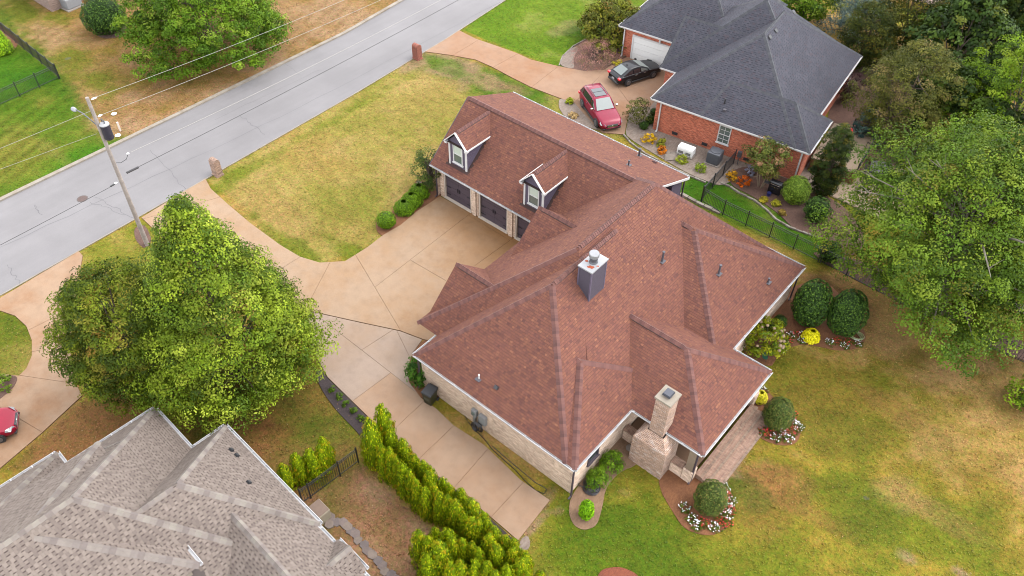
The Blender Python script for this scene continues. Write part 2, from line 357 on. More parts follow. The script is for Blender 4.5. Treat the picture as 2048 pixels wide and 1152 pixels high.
def Mgrass():
    m, n, l, b = newmat('mown_grass'); v = pos_node(n, l)
    a = n.new('ShaderNodeAttribute'); a.attribute_name = 'Col'; c = a.outputs['Color']
    for sc, va, tint in ((2.2, .16, (1.0, 1.0, 1.0)), (6.5, .26, (1, 1, 1)), (16, .3, (1, 1, 1))):
        f = ramp(n, l, noise(n, l, v, sc, 3, .65), [(.25, grey(1-va)), (.75, grey(1+va))]); c = mixc(n, l, 1., c, f, 'MULTIPLY')
    t = ramp(n, l, noise(n, l, v, 4.0, 4, .7), [(.35, (.82, 1.06, .8)), (.65, (1.16, .98, 1.12))]); c = mixc(n, l, 1., c, t, 'MULTIPLY')
    l.new(c, b.inputs['Base Color']); b.inputs['Roughness'].default_value = .95; b.inputs['Specular IOR Level'].default_value = .08
    bump(n, l, b, noise(n, l, v, 14, 4), .7, .03); return m
GRASS = Mgrass()
lawn = link('lawn', quick_mesh('lawn', V, Q, C.reshape(-1, 3), GRASS, True)); lawn['kind'] = 'structure'
# ------------------------------------------------------------------ paving
def offset_poly(poly, d):
    a = sum(poly[i-1][0]*poly[i][1]-poly[i][0]*poly[i-1][1] for i in range(len(poly)))
    if a < 0: poly = poly[::-1]
    out = []; n = len(poly)
    for i in range(n):
        p, c, q = Vector(poly[i-1]), Vector(poly[i]), Vector(poly[(i+1) % n])
        e1 = (c-p); e2 = (q-c)
        if e1.length < 1e-5 or e2.length < 1e-5: continue
        e1.normalize(); e2.normalize(); n1_, n2_ = Vector((-e1.y, e1.x)), Vector((-e2.y, e2.x))
        k = n1_+n2_; kk = max(.3, 1+n1_.dot(n2_)); out.append(tuple(c + k*(d/kk)))
    return out
def cut(polys, a, b):
    """split the polygon holding the middle of a-b along that line"""
    a = Vector(a); b = Vector(b); d = b-a
    for pi, poly in enumerate(polys):
        n = len(poly); ts = []
        for i in range(n):
            p = Vector(poly[i]); q = Vector(poly[(i+1) % n]); e = q-p
            den = d.x*e.y-d.y*e.x
            if abs(den) < 1e-12: continue
            w = p-a; t = (w.x*e.y-w.y*e.x)/den; s = (w.x*d.y-w.y*d.x)/den
            if 0 <= s < 1: ts.append((t, i, s))
        ts.sort(); lo = [k for k in ts if k[0] <= .5]; hi = [k for k in ts if k[0] > .5]
        if len(lo) % 2 == 0 or not hi: continue
        (t0, i0, _), (t1, i1, _) = lo[-1], hi[0]
        pa, pb = tuple(a+d*t0), tuple(a+d*t1)
        def walk(i, j):
            r = []; k = (i+1) % n
            while True:
                r.append(poly[k])
                if k == j: break
                k = (k+1) % n
            return r
        A = [pa]+walk(i0, i1)+[pb]; B = [pb]+walk(i1, i0)+[pa]
        polys[pi:pi+1] = [A, B]; return
def Mconc(name, base, stain, sc=.35, thr=(.42, .68)):
    m, n, l, b = newmat(name); v = pos_node(n, l)
    f = ramp(n, l, noise(n, l, v, sc, 5, .65), [(thr[0], (0, 0, 0)), (thr[1], (1, 1, 1))])
    c = mixc(n, l, f, base, stain)
    g = ramp(n, l, noise(n, l, v, 22, 3), [(.25, grey(.86)), (.75, grey(1.12))])
    g2 = ramp(n, l, noise(n, l, v, 1.5, 5, .7), [(.28, grey(.86)), (.5, grey(1.0)), (.75, grey(1.07))])
    c = mixc(n, l, 1., mixc(n, l, 1., c, g, 'MULTIPLY'), g2, 'MULTIPLY')
    l.new(c, b.inputs['Base Color']); b.inputs['Roughness'].default_value = .9; bump(n, l, b, noise(n, l, v, 40, 3), .25, .01); return m
def Mcourt():
    m, n, l, b = newmat('tan_aggregate_concrete'); v = pos_node(n, l)
    f = ramp(n, l, noise(n, l, v, .35, 5, .65), [(.42, (0, 0, 0)), (.7, (1, 1, 1))]); c = mixc(n, l, f, L(224, 188, 153), L(218, 172, 126))
    # iron staining that has washed out from the garage front and the house wall
    sp = n.new('ShaderNodeSeparateXYZ'); l.new(v, sp.inputs[0]); mr = n.new('ShaderNodeMapRange'); mr.inputs[1].default_value = 25.5; mr.inputs[2].default_value = 31.8; l.new(sp.outputs[1], mr.inputs[0])
    mr2 = n.new('ShaderNodeMapRange'); mr2.inputs[1].default_value = -33; mr2.inputs[2].default_value = -25.5; l.new(sp.outputs[0], mr2.inputs[0])
    ad = n.new('ShaderNodeMath'); ad.operation = 'ADD'; l.new(mr.outputs[0], ad.inputs[0]); mu = n.new('ShaderNodeMath'); mu.operation = 'MULTIPLY'; mu.inputs[1].default_value = .7; l.new(mr2.outputs[0], mu.inputs[0]); l.new(mu.outputs[0], ad.inputs[1])
    ns = n.new('ShaderNodeMath'); ns.operation = 'ADD'; l.new(noise(n, l, v, .45, 5, .7), ns.inputs[0]); l.new(ad.outputs[0], ns.inputs[1])
    k = ramp(n, l, ns.outputs[0], [(.85, (0, 0, 0)), (1.0, (.45, .45, .45))]); k2 = n.new('ShaderNodeMapRange'); k2.inputs[1].default_value = .95; k2.inputs[2].default_value = 2.1; l.new(ns.outputs[0], k2.inputs[0])
    c = mixc(n, l, k2.outputs[0], c, L(198, 140, 78))
    g = ramp(n, l, noise(n, l, v, 14, 4, .7), [(.25, grey(.88)), (.75, grey(1.1))]); g2 = ramp(n, l, noise(n, l, v, 1.5, 5, .7), [(.28, grey(.87)), (.5, grey(1.0)), (.75, grey(1.06))])
    c = mixc(n, l, 1., mixc(n, l, 1., c, g, 'MULTIPLY'), g2, 'MULTIPLY')
    l.new(c, b.inputs['Base Color']); b.inputs['Roughness'].default_value = .9; bump(n, l, b, noise(n, l, v, 40, 3), .25, .01); return m
CTAN = Mcourt()
CORANGE = Mconc('iron_stained_concrete', L(214, 168, 116), L(196, 140, 82), .5)
CGREY = Mconc('pale_aggregate_concrete', L(218, 190, 168), L(212, 178, 148), .3)
CSTRIP = Mconc('tan_drive_concrete', L(220, 182, 150), L(212, 166, 128), .3)
CLEFT = Mconc('left_drive_concrete', L(224, 184, 148), L(208, 156, 112), .4)
CFAR = Mconc('far_drive_concrete', L(216, 172, 138), L(206, 146, 98), .16)
JOINT = M('paving_joint', L(182, 134, 98), .95, .2)
NOGRASS = []
def paving(name, px, cuts, matf, z=.05, world=False, gap=.012):
    poly = px if world else P2(*px); NOGRASS.append(poly)
    b = MB().prism(offset_poly(poly, .004), -.15, z-.02).build(name, JOINT); b['kind'] = 'structure'
    polys = [poly]
    for (x0, y0), (x1, y1) in cuts: cut(polys, at(x0, y0)[:2], at(x1, y1)[:2])
    for p in polys:
        q = offset_poly(p, gap); cx = sum(t[0] for t in q)/len(q); cy = sum(t[1] for t in q)/len(q)
        o = MB().prism(q, z-.025, z).build('slab', matf(cx, cy), b, True)
    return b
def main_mat(x, y):
    return CTAN
paving('driveway', [(283, 436), (411, 357), (422, 378), (455, 408), (500, 446), (560, 490), (600, 514), (640, 526), (690, 523), (735, 495), (766, 471), (802, 450), (834, 423), (865, 403), (880, 393), (1045, 480), (1075, 505), (1010, 560), (930, 640), (885, 690), (845, 679), (800, 662), (720, 645), (612, 621), (560, 600), (480, 560), (400, 520), (330, 480)],
    [((283, 440), (430, 398)), ((660, 526), (612, 618)), ((712, 512), (800, 660)), ((673, 635), (970, 405)), ((760, 486), (905, 570)), ((780, 655), (1050, 460)), ((560, 540), (600, 515)), ((940, 433), (1050, 500))], main_mat)
paving('driveway_strip', [(612, 622), (720, 646), (800, 663), (845, 680), (826, 706), (816, 735), (818, 765), (842, 796), (874, 819), (907, 851), (968, 890), (1042, 961), (1100, 1001), (1036, 1082), (978, 1032), (871, 950), (819, 904), (742, 840), (700, 799), (655, 755), (625, 700)],
    [((660, 652), (780, 745)), ((725, 700), (795, 655)), ((712, 798), (845, 700)), ((790, 858), (852, 800)), ((843, 914), (907, 853)), ((905, 980), (975, 900)), ((985, 1032), (1046, 966)), ((790, 655), (822, 720))], lambda x, y: CGREY if x < -23.5 else CSTRIP)
paving('neighbour_driveway', [(-60, 640), (0, 597), (158, 503), (166, 512), (160, 545), (150, 600), (140, 690), (148, 760), (165, 792), (85, 866), (0, 938), (-90, 1010), (-230, 960), (-90, 800), (-60, 735), (0, 748), (38, 752), (53, 738), (64, 712), (64, 682), (53, 653), (30, 632), (0, 622), (-80, 650)],
    [((60, 660), (140, 620)), ((66, 704), (150, 690)), ((42, 752), (130, 765)), ((25, 830), (86, 866))], lambda x, y: CLEFT)
paving('far_driveway', [(850, 104), (918, 61), (951, 78), (992, 92), (1034, 107), (1062, 120), (1117, 133), (1169, 143), (1208, 140), (1249, 117), (1262, 112), (1345, 138), (1330, 175), (1300, 215), (1262, 214), (1254, 243), (1249, 270), (1204, 266), (1187, 250), (1162, 222), (1150, 208), (1117, 196), (1062, 175), (1024, 156), (985, 135), (951, 120), (902, 111)],
    [((905, 112), (958, 80)), ((985, 136), (1036, 108)), ((1062, 176), (1116, 134)), ((1150, 206), (1210, 141)), ((1160, 215), (1300, 215)), ((1210, 140), (1262, 212))], lambda x, y: CFAR)
# road: aged asphalt with its kerbs
def Masphalt():
    m, n, l, b = newmat('aged_asphalt'); v = pos_node(n, l)
    vs_ = pos_node(n, l, (1, .08, 1))
    c = mixc(n, l, ramp(n, l, noise(n, l, v, .25, 4), [(.35, (0, 0, 0)), (.7, (1, 1, 1))]), L(176, 171, 172), L(189, 184, 185))
    s = ramp(n, l, noise(n, l, vs_, .7, 4), [(.3, grey(.91)), (.7, grey(1.05))])
    g = ramp(n, l, noise(n, l, v, 38, 3), [(.25, grey(.86)), (.75, grey(1.1))])
    c = mixc(n, l, 1., mixc(n, l, 1., c, s, 'MULTIPLY'), g, 'MULTIPLY')
    l.new(c, b.inputs['Base Color']); b.inputs['Roughness'].default_value = .9; bump(n, l, b, noise(n, l, v, 60, 3), .3, .008); return m
def strip(line, w, side=1):
    out = []
    for i, p in enumerate(line):
        a = Vector(line[max(0, i-1)]); b = Vector(line[min(len(line)-1, i+1)]); d = (b-a).normalized(); out.append(tuple(Vector(p)+Vector((-d.y, d.x))*w*side))
    return out
near = [(-47.0, -45), (-47.0, -5), (-47.07, 6.65), (-47.4, 22), (-47.78, 36.2), (-48.4, 48), (-49.3, 57.3), (-50.8, 70), (-53.5, 86), (-60, 110)]
far = [(-55.9, -45), (-55.9, -5), (-55.88, 10.9), (-55.75, 27), (-55.75, 42.7), (-56.5, 51), (-57.6, 60), (-59.6, 72), (-62.5, 88), (-69, 112)]
ROADM = Masphalt()
NOGRASS.append(strip(near, .09, -1)+strip(far, .34, 1)[::-1])
MB().prism(near+far[::-1], -.2, .02).build('road', ROADM)['kind'] = 'structure'
KERB = Mconc('kerb_concrete', L(214, 202, 186), L(190, 172, 150), 1.2)
def kerb(name, line, w, side, z0, z1, seg=3.0):
    b = None; fine = []
    for i in range(len(line)-1):
        a = Vector(line[i]); c = Vector(line[i+1]); n = max(1, round((c-a).length/seg)); fine += [tuple(a+(c-a)*k/n) for k in range(n)]
    fine.append(line[-1]); o2 = strip(fine, w, side)
    b = MB().prism(strip(fine, .01, side)+strip(fine, w-.01, side)[::-1], -.2, z1-.015).build(name, JOINT); b['kind'] = 'structure'
    for i in range(len(fine)-1):
        y = fine[i][1]
        if y < -8 or y > 75: continue
        MB().prism(offset_poly([fine[i], fine[i+1], o2[i+1], o2[i]], .006), z0, z1).build('kerb_stone', KERB, b, True)
kerb('kerb', far, .34, 1, .0, .13)
kerb('kerb_edge', [p for p in near], .09, -1, .0, .055)
# cracks sealed with tar, and the manhole
TAR = M('crack_shadow', L(150, 146, 150), .9, .1)
def ribbon(name, pts, w, z, mat, kind=None, label=None):
    pts = [Vector(p[:2]) for p in pts]; b = MB(); vs = []
    for i, p in enumerate(pts):
        d = (pts[min(i+1, len(pts)-1)]-pts[max(0, i-1)]).normalized(); nrm = Vector((-d.y, d.x)); ww = w*(.6+.8*random.random())
        vs += [(*(p-nrm*ww/2), z), (*(p+nrm*ww/2), z)]
    b.add(vs, [(2*i, 2*i+2, 2*i+3, 2*i+1) for i in range(len(pts)-1)]); o = b.build(name, mat)
    if kind: o['kind'] = kind
    return o
def jag(a, b, n, amp):
    a = at(*a); b = at(*b); d = b-a; nn = Vector((-d.y, d.x, 0)).normalized()
    return [a+d*(i/n)+nn*random.uniform(-amp, amp)*(0 if i in (0, n) else 1) for i in range(n+1)]
for a, b, w in [((0, 495), (560, 235), .035), ((560, 235), (1000, 5), .03), ((300, 300), (385, 395), .035), ((190, 395), (275, 440), .03), ((70, 410), (85, 430), .05), ((480, 230), (530, 270), .03), ((180, 405), (250, 430), .025), ((15, 530), (40, 570), .03), ((560, 120), (600, 150), .02), ((430, 240), (640, 140), .02)]:
    ribbon('crack', jag(a, b, 14, .12), w, .025, TAR, 'structure')
mh = thing('manhole_cover', 'round brown iron manhole cover set in the grey road', 'manhole cover', at(165, 398))
MB().lathe([(.38, 0), (.38, .026)], n=24).build('frame', M('iron_ring', L(140, 125, 120), .8, .2), mh)
MB().lathe([(.31, .02), (.31, .031)], n=24).build('lid', M('rusty_iron', L(135, 108, 100), .8, .3, 12), mh)
# ------------------------------------------------------------------ planting beds
def Mmulch(name, a, b_, sc=18):
    m, n, l, b = newmat(name); v = pos_node(n, l); v2 = pos_node(n, l, (1, .35, 1))
    c = mixc(n, l, ramp(n, l, noise(n, l, v2, sc, 4, .75), [(.3, (0, 0, 0)), (.7, (1, 1, 1))]), a, b_)
    g = ramp(n, l, noise(n, l, v, 1.2, 4), [(.3, grey(.8)), (.7, grey(1.15))]); c = mixc(n, l, 1., c, g, 'MULTIPLY')
    l.new(c, b.inputs['Base Color']); b.inputs['Roughness'].default_value = 1; bump(n, l, b, noise(n, l, v2, sc*1.5, 4), .9, .04); return m
STRAW = Mmulch('pine_straw', L(150, 92, 55), L(196, 132, 84))
SOIL = Mmulch('pinkish_bed_soil', L(170, 132, 100), L(205, 165, 132))
DARKM = Mmulch('dark_mulch', L(62, 50, 52), L(100, 82, 82))
BROWNM = Mmulch('brown_bark_mulch', L(118, 82, 72), L(165, 125, 105))
GRAVEL = Mmulch('pale_gravel', L(172, 145, 128), L(214, 196, 180), 9)
SLATE = Mmulch('greyish_bed_edge', L(160, 140, 130), L(190, 170, 158))
def bed(px, mat, z=.03, sub=2):
    poly = P2(*px); n = len(poly)
    # soften the outline
    for _ in range(sub):
        q = []
        for i in range(len(poly)):
            a, b = Vector(poly[i]), Vector(poly[(i+1) % len(poly)]); q += [tuple(a*.78+b*.22), tuple(a*.22+b*.78)]
        poly = q
    NOGRASS.append(poly[::2])
    o = MB().prism(poly, -.1, z).build('planting_bed', mat); o['kind'] = 'structure'; return o
bed([(1470, 700), (1540, 738), (1554, 715), (1573, 697), (1599, 689), (1634, 692), (1676, 702), (1712, 699), (1732, 683), (1730, 662), (1712, 645), (1690, 600), (1650, 560), (1590, 570), (1560, 590)], STRAW)
bed([(1488, 790), (1530, 773), (1546, 796), (1582, 818), (1604, 857), (1594, 888), (1562, 892), (1534, 884), (1512, 870), (1496, 850)], STRAW)
bed([(1315, 950), (1322, 985), (1340, 1015), (1366, 1056), (1395, 1068), (1425, 1072), (1460, 1054), (1472, 1010), (1460, 980), (1442, 962), (1420, 950), (1395, 936), (1360, 930)], STRAW)
bed([(1141, 990), (1137, 1028), (1148, 1052), (1168, 1061), (1194, 1052), (1205, 1014), (1211, 976), (1238, 944), (1275, 930), (1310, 880), (1280, 830), (1240, 860)], SOIL)
bed([(850, 676), (824, 708), (813, 738), (818, 770), (842, 799), (880, 800), (890, 750), (870, 700)], STRAW, .045)
bed([(836, 355), (827, 373), (807, 406), (786, 424), (760, 432), (751, 448), (754, 464), (766, 474), (802, 451), (834, 424), (866, 404), (882, 394), (885, 375), (865, 355)], STRAW, .045)
bed([(836, 361), (828, 374), (808, 407), (790, 425), (797, 432), (812, 412), (835, 382), (845, 365)], SLATE, .05, 1)
bed([(640, 735), (655, 757), (700, 800), (742, 841), (819, 905), (978, 1034), (1045, 1095), (1000, 1130), (850, 1010), (735, 900), (720, 869), (674, 823), (646, 785), (630, 750)], DARKM)
bed([(1118, 132), (1126, 112), (1150, 92), (1180, 76), (1230, 70), (1265, 90), (1258, 115), (1208, 141), (1169, 144)], Mmulch('reddish_leaf_litter', L(140, 100, 88), L(178, 135, 115)), .035)
bed([(1117, 131), (1124, 112), (1146, 94), (1158, 96), (1146, 118), (1150, 140)], GRAVEL, .05)
bed([(1118, 196), (1117, 215), (1130, 235), (1160, 250), (1200, 262), (1195, 252), (1165, 220), (1145, 203)], GRAVEL, .035)
bed([(1255, 245), (1262, 213), (1300, 200), (1330, 170), (1360, 215), (1660, 330), (1640, 420), (1470, 360), (1440, 372), (1420, 365), (1380, 350), (1320, 315), (1270, 285), (1250, 270)], GRAVEL, .035)
bed([(1455, 345), (1500, 330), (1680, 400), (1740, 480), (1700, 520), (1640, 478), (1590, 462), (1555, 425), (1500, 390), (1462, 372)], BROWNM, .045)
bed([(1620, 500), (1640, 520), (1720, 566), (1960, 684), (2100, 744), (2120, 722), (1980, 650), (1760, 530)], BROWNM, .03)
bed([(1640, 235), (1735, 100), (1920, 180), (1830, 330), (1760, 335), (1700, 300)], BROWNM, .03)
bed([(180, 50), (200, 78), (240, 75), (260, 50), (240, 20)], BROWNM, .02)
bed([(-60, 60), (0, 112), (30, 100), (40, 82), (20, 68), (-40, 20)], STRAW, .03)
bed([(-60, 770), (0, 752), (38, 752), (30, 775), (0, 800), (-40, 830)], BROWNM, .065)
bed([(1195, 1152), (1205, 1138), (1240, 1133), (1275, 1148), (1290, 1175), (1190, 1175)], Mmulch('red_mulch', L(150, 75, 50), L(190, 105, 70)), .03)
bed([(268, 455), (290, 448), (305, 480), (290, 500), (270, 480)], BROWNM, .02)
bed([(1040, 1080), (1055, 1070), (1062, 1088), (1050, 1110), (1038, 1100)], GRAVEL, .03, 1)
# ================================================================== HOUSES
CAMP = Vector((0, 0, CH))
class Roof:
    """a set of convex hip / gable roof solids that grow into one another; frame T maps house coordinates to the world"""
    def __init__(s, T): s.T = T; s.solids = []; s.ridges = []
    def poly(s, faces, walls=()):
        """faces: polygons whose first two corners are the eave, walls: gable triangles"""
        S = dict(f=[[Vector(p) for p in f] for f in faces], w=[[Vector(p) for p in f] for f in walls])
        S['pl'] = []
        for f in S['f']:
            n = (f[1]-f[0]).cross(f[2]-f[0]).normalized()
            if n.z < 0: n = -n
            S['pl'].append((n, n.dot(f[0])))
        xs = [p.x for f in S['f'] for p in f]; ys = [p.y for f in S['f'] for p in f]; S['bb'] = (min(xs), max(xs), min(ys), max(ys))
        s.solids.append(S); return S
    def hip(s, x0, x1, y0, y1, ze, ra, rb):
        a, b, c, d = (x0, y0, ze), (x1, y0, ze), (x1, y1, ze), (x0, y1, ze)
        F, W = [], []
        if abs(ra[1]-rb[1]) < abs(ra[0]-rb[0]):      # ridge along x
            F += [[a, b, rb, ra], [c, d, ra, rb]]
            (W if abs(rb[0]-x1) < .01 else F).append([b, c, rb]); (W if abs(ra[0]-x0) < .01 else F).append([d, a, ra])
        else:                                       # ridge along y
            F += [[b, c, rb, ra], [d, a, ra, rb]]
            (W if abs(ra[1]-y0) < .01 else F).append([a, b, ra]); (W if abs(rb[1]-y1) < .01 else F).append([c, d, rb])
        S = s.poly(F, W)
        s.ridges.append((ra, rb, S))
        for corner, r, wall in ((a, ra, None), (c, rb, None)): pass
        if abs(ra[1]-rb[1]) < abs(ra[0]-rb[0]):
            if abs(rb[0]-x1) > .01: s.ridges += [(b, rb, S), (c, rb, S)]
            if abs(ra[0]-x0) > .01: s.ridges += [(a, ra, S), (d, ra, S)]
        else:
            if abs(ra[1]-y0) > .01: s.ridges += [(a, ra, S), (b, ra, S)]
            if abs(rb[1]-y1) > .01: s.ridges += [(c, rb, S), (d, rb, S)]
        return S
    def h(s, S, x, y):
        bb = S['bb']
        if not (bb[0] <= x <= bb[1] and bb[2] <= y <= bb[3]) or ('cut' in S and S['cut'](x, y)): return -99
        return min((d-n.x*x-n.y*y)/n.z for n, d in S['pl'])
    def hidden(s, p, S, tol): return any(o is not S and s.h(o, p.x, p.y) > p.z+tol for o in s.solids)
    def top(s, x, y): return max(s.h(S, x, y) for S in s.solids)
    def build(s, parent, palette, deckmat, expo=.14, wmin=.16, wmax=.36, lift=(.006, .016), caplen=.16, cappal=None, capw=.17, wallmat=None, ncap=300, patch=.0, deep=.5, dash=None, dashp=.6, band=.05, stag=False, alld=False, vents=False):
        T = s.T; deck = MB(); V = []; Fq = []; cols = []; rnd = random.Random(3)
        pal = [np.array(L(*c, KROOF)) for c, w in palette]; wts = [w for c, w in palette]
        for S in s.solids:
            for f in S['f']:
                deck.ngon([T @ (p-Vector((0, 0, .012))) for p in f])
            bb = S['bb']; zb = min(p.z for f in S['f'] for p in f)
            deck.ngon([T @ Vector(p) for p in ((bb[0], bb[2], zb-.02), (bb[0], bb[3], zb-.02), (bb[1], bb[3], zb-.02), (bb[1], bb[2], zb-.02))])
            for (n, d), f in zip(S['pl'], S['f']):
                e = (f[1]-f[0]).normalized(); up = n.cross(e)
                if up.z < 0: up = -up
                P = [((p-f[0]).dot(e), (p-f[0]).dot(up)) for p in f]
                a_ = sum(P[i-1][0]*P[i][1]-P[i][0]*P[i-1][1] for i in range(len(P)))
                if a_ < 0: P = P[::-1]
                bmax = max(p[1] for p in P); nr = int(bmax/expo)+1
                ph = rnd.random()*50
                for r in range(nr):
                    b0, b1 = r*expo, (r+1)*expo+.004
                    # horizontal extent of this course
                    xs = []
                    for i in range(len(P)):
                        p, q = P[i-1], P[i]
                        for bb_ in (b0+1e-4, b1-.005):
                            if (p[1]-bb_)*(q[1]-bb_) < 0: xs.append(p[0]+(q[0]-p[0])*(bb_-p[1])/(q[1]-p[1]))
                        for v in (p,):
                            if b0 <= v[1] <= b1: xs.append(v[0])
                    if len(xs) < 2: continue
                    x, xe = min(xs)-rnd.random()*.2, max(xs)
                    if stag: per = wmin+wmax; x = math.floor(min(xs)/per)*per-(r % 2)*per/2
                    k = 0
                    while x < xe:
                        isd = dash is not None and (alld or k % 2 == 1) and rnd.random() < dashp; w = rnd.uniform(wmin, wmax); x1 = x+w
                        ctr = f[0]+e*((x+x1)/2)+up*((b0+b1)/2)
                        if s.hidden(ctr, S, .35): x = x1; continue
                        def clip(poly):
                            for i in range(len(P)):
                                (ax, ay), (bx, by) = P[i-1], P[i]; ex, ey = bx-ax, by-ay; out = []
                                for j in range(len(poly)):
                                    p, q = poly[j-1], poly[j]
                                    dp = ex*(p[1]-ay)-ey*(p[0]-ax); dq = ex*(q[1]-ay)-ey*(q[0]-ax)
                                    if (dp < 0) != (dq < 0): t = dp/(dp-dq); out.append((p[0]+(q[0]-p[0])*t, p[1]+(q[1]-p[1])*t))
                                    if dq >= 0: out.append(q)
                                poly = out
                                if len(poly) < 3: return []
                            return poly
                        k += 1
                        lf = rnd.uniform(*lift) if (k % 2 == 0 or rnd.random() < .3) else .003
                        cc = pal[rnd.choices(range(len(pal)), wts)[0]]*rnd.uniform(.95, 1.05)
                        if patch: cc = cc*(1+patch*(vnoise(np.array([(x+ph)/1.1]), np.array([b0/.5+ph]), 5)[0]-.5))
                        poly = clip([(x+.003, b0), (x1-.003, b0), (x1-.003, b1), (x+.003, b1)])
                        if poly:
                            base = len(V)
                            for (u, v) in poly: V.append(T @ (f[0]+e*u+up*v+n*(lf*(1-(v-b0)/(b1-b0))+.002)))
                            Fq.append(tuple(range(base, base+len(poly)))); cols += [cc]*len(poly)
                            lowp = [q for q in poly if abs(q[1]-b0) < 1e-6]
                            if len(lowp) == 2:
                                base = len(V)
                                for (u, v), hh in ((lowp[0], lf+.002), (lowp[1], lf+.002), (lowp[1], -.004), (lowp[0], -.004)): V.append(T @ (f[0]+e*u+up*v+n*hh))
                                Fq.append((base, base+1, base+2, base+3)); cols += [cc*.5]*4  # butt edge darker: raw asphalt, and the course's shadow line painted in
                        if isd:  # shadow line under the row above, put into the colour as a printed band
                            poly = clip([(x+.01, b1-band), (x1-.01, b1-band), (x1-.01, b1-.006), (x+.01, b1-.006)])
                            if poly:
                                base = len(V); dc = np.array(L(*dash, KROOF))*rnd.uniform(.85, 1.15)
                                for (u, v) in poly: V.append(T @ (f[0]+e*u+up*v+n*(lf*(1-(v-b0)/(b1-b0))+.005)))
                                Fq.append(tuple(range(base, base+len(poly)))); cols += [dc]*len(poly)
                        x = x1
        ro = deck.build('roof', deckmat, parent, True)
        me = bpy.data.meshes.new('shingles'); me.from_pydata(V, [], Fq)
        a = me.color_attributes.new('Col', 'FLOAT_COLOR', 'POINT'); cc = np.ones((len(V), 4), np.float32); cc[:, :3] = np.array(cols); a.data.foreach_set('color', cc.ravel())
        me.materials.append(SHINGLE); so = link('shingles', me, ro, True); so['kind'] = 'stuff'
        # gable walls
        for S in s.solids:
            for w in S['w']:
                if wallmat: MB().ngon([T @ p for p in w]).build('gable_end', wallmat, parent, True)
        # ridge and hip caps
        caps = []
        for a, b, S in s.ridges:
            a, b = Vector(a), Vector(b)
            if a.z > b.z+.01: a, b = b, a
            ln = (b-a).length
            if ln < .1: continue
            d = (b-a)/ln
            near_ = [n for (n, dd) in S['pl'] if abs(n.dot(a)-dd) < .05 and abs(n.dot(b)-dd) < .05]
            if len(near_) < 2: near_ = [Vector((-d.y, d.x, 1)).normalized(), Vector((d.y, -d.x, 1)).normalized()]
            nm = (near_[0]+near_[1]).normalized(); side = d.cross(nm).normalized()
            def wing(nn):
                w = nn.cross(d).normalized(); return w if w.dot(side) > 0 else -w
            w1 = wing(near_[0]); w2 = w1
            sa = near_[0].cross(d).normalized(); sb = near_[1].cross(d).normalized()
            if sa.dot(side) < 0: sa = -sa
            if sb.dot(side) > 0: sb = -sb
            if near_[0].dot(side) < 0: sa, sb = (near_[1].cross(d).normalized()), (near_[0].cross(d).normalized())
            if sa.dot(side) < 0: sa = -sa
            if sb.dot(side) > 0: sb = -sb
            nc = int(ln/caplen); hz = vents and abs(d.z) < .02
            if hz:
                ok_ = [i for i in range(nc) if not s.hidden(a+d*((i+.5)*caplen), S, .04)]
                if len(ok_) > 4:
                    pa, pb = a+d*(ok_[0]+1.5)*caplen, a+d*(ok_[-1]-.5)*caplen
                    vv = [pt+w_*q_+nm*hh for pt in (pa, pb) for w_, q_, hh in ((sa, .19, .0), (sa, .19, .05), (sb, 0, .085), (sb, .19, .05), (sb, .19, .0))]
                    MB().add([T @ v for v in vv], [(i, i+1, i+6, i+5) for i in range(4)]+[(4, 3, 2, 1, 0), (5, 6, 7, 8, 9)]).build('ridge_vent', BLACK, ro, True)
            for i in range(nc):
                p = a+d*(i*caplen); q = p+d*(caplen*1.25)
                if s.hidden(p+d*caplen*.5, S, .04): continue
                lift_ = nm*(.055 if hz and 1 <= i < nc-1 else 0); caps.append((p+lift_, q+lift_, sa, sb, nm, i))
        capmats = [M('ridge_cap_shingle', L(*c, KROOF), .95, .12, 3, 60) for c in (cappal or [c for c, w in palette[:3]])]
        caps.sort(key=lambda c: ((T @ c[0])-CAMP).length)
        rest = MB()
        cache = {}
        for i, (p, q, sa, sb, nm, k) in enumerate(caps):
            m = MB()
            up0, up1 = nm*.055, nm*.02
            pts = []
            for pt, u, lo in ((p, up0, .03), (q, up1, .006)):
                pts += [pt+sa*capw+nm*lo, pt+sa*capw*.35+u*.9+nm*.004, pt+u+nm*.012, pt+sb*capw*.35+u*.9+nm*.004, pt+sb*capw+nm*lo]
            vs_ = [T @ v for v in pts]
            ctr = T @ p
            fs = [(j, j+1, j+6, j+5) for j in range(4)]+[(4, 3, 2, 1, 0)]
            if i < ncap:
                key = (round(sa.x, 3), round(sa.y, 3), round(sb.x, 3), round(sb.y, 3), round(sa.z, 2), k % len(capmats))
                if key not in cache:
                    m.add([v-ctr for v in vs_], fs); cache[key] = m.mesh('ridge_cap', capmats[(k*7 % 5) % len(capmats) if len(capmats) > 3 else k % len(capmats)])
                o = link('ridge_cap', cache[key], ro, True); o.location = ctr
            else:
                rest.mi = k % len(capmats); rest.add(vs_, fs)
        if rest.v: rest.build('ridge_caps', capmats, ro, True)['kind'] = 'stuff'
        return ro
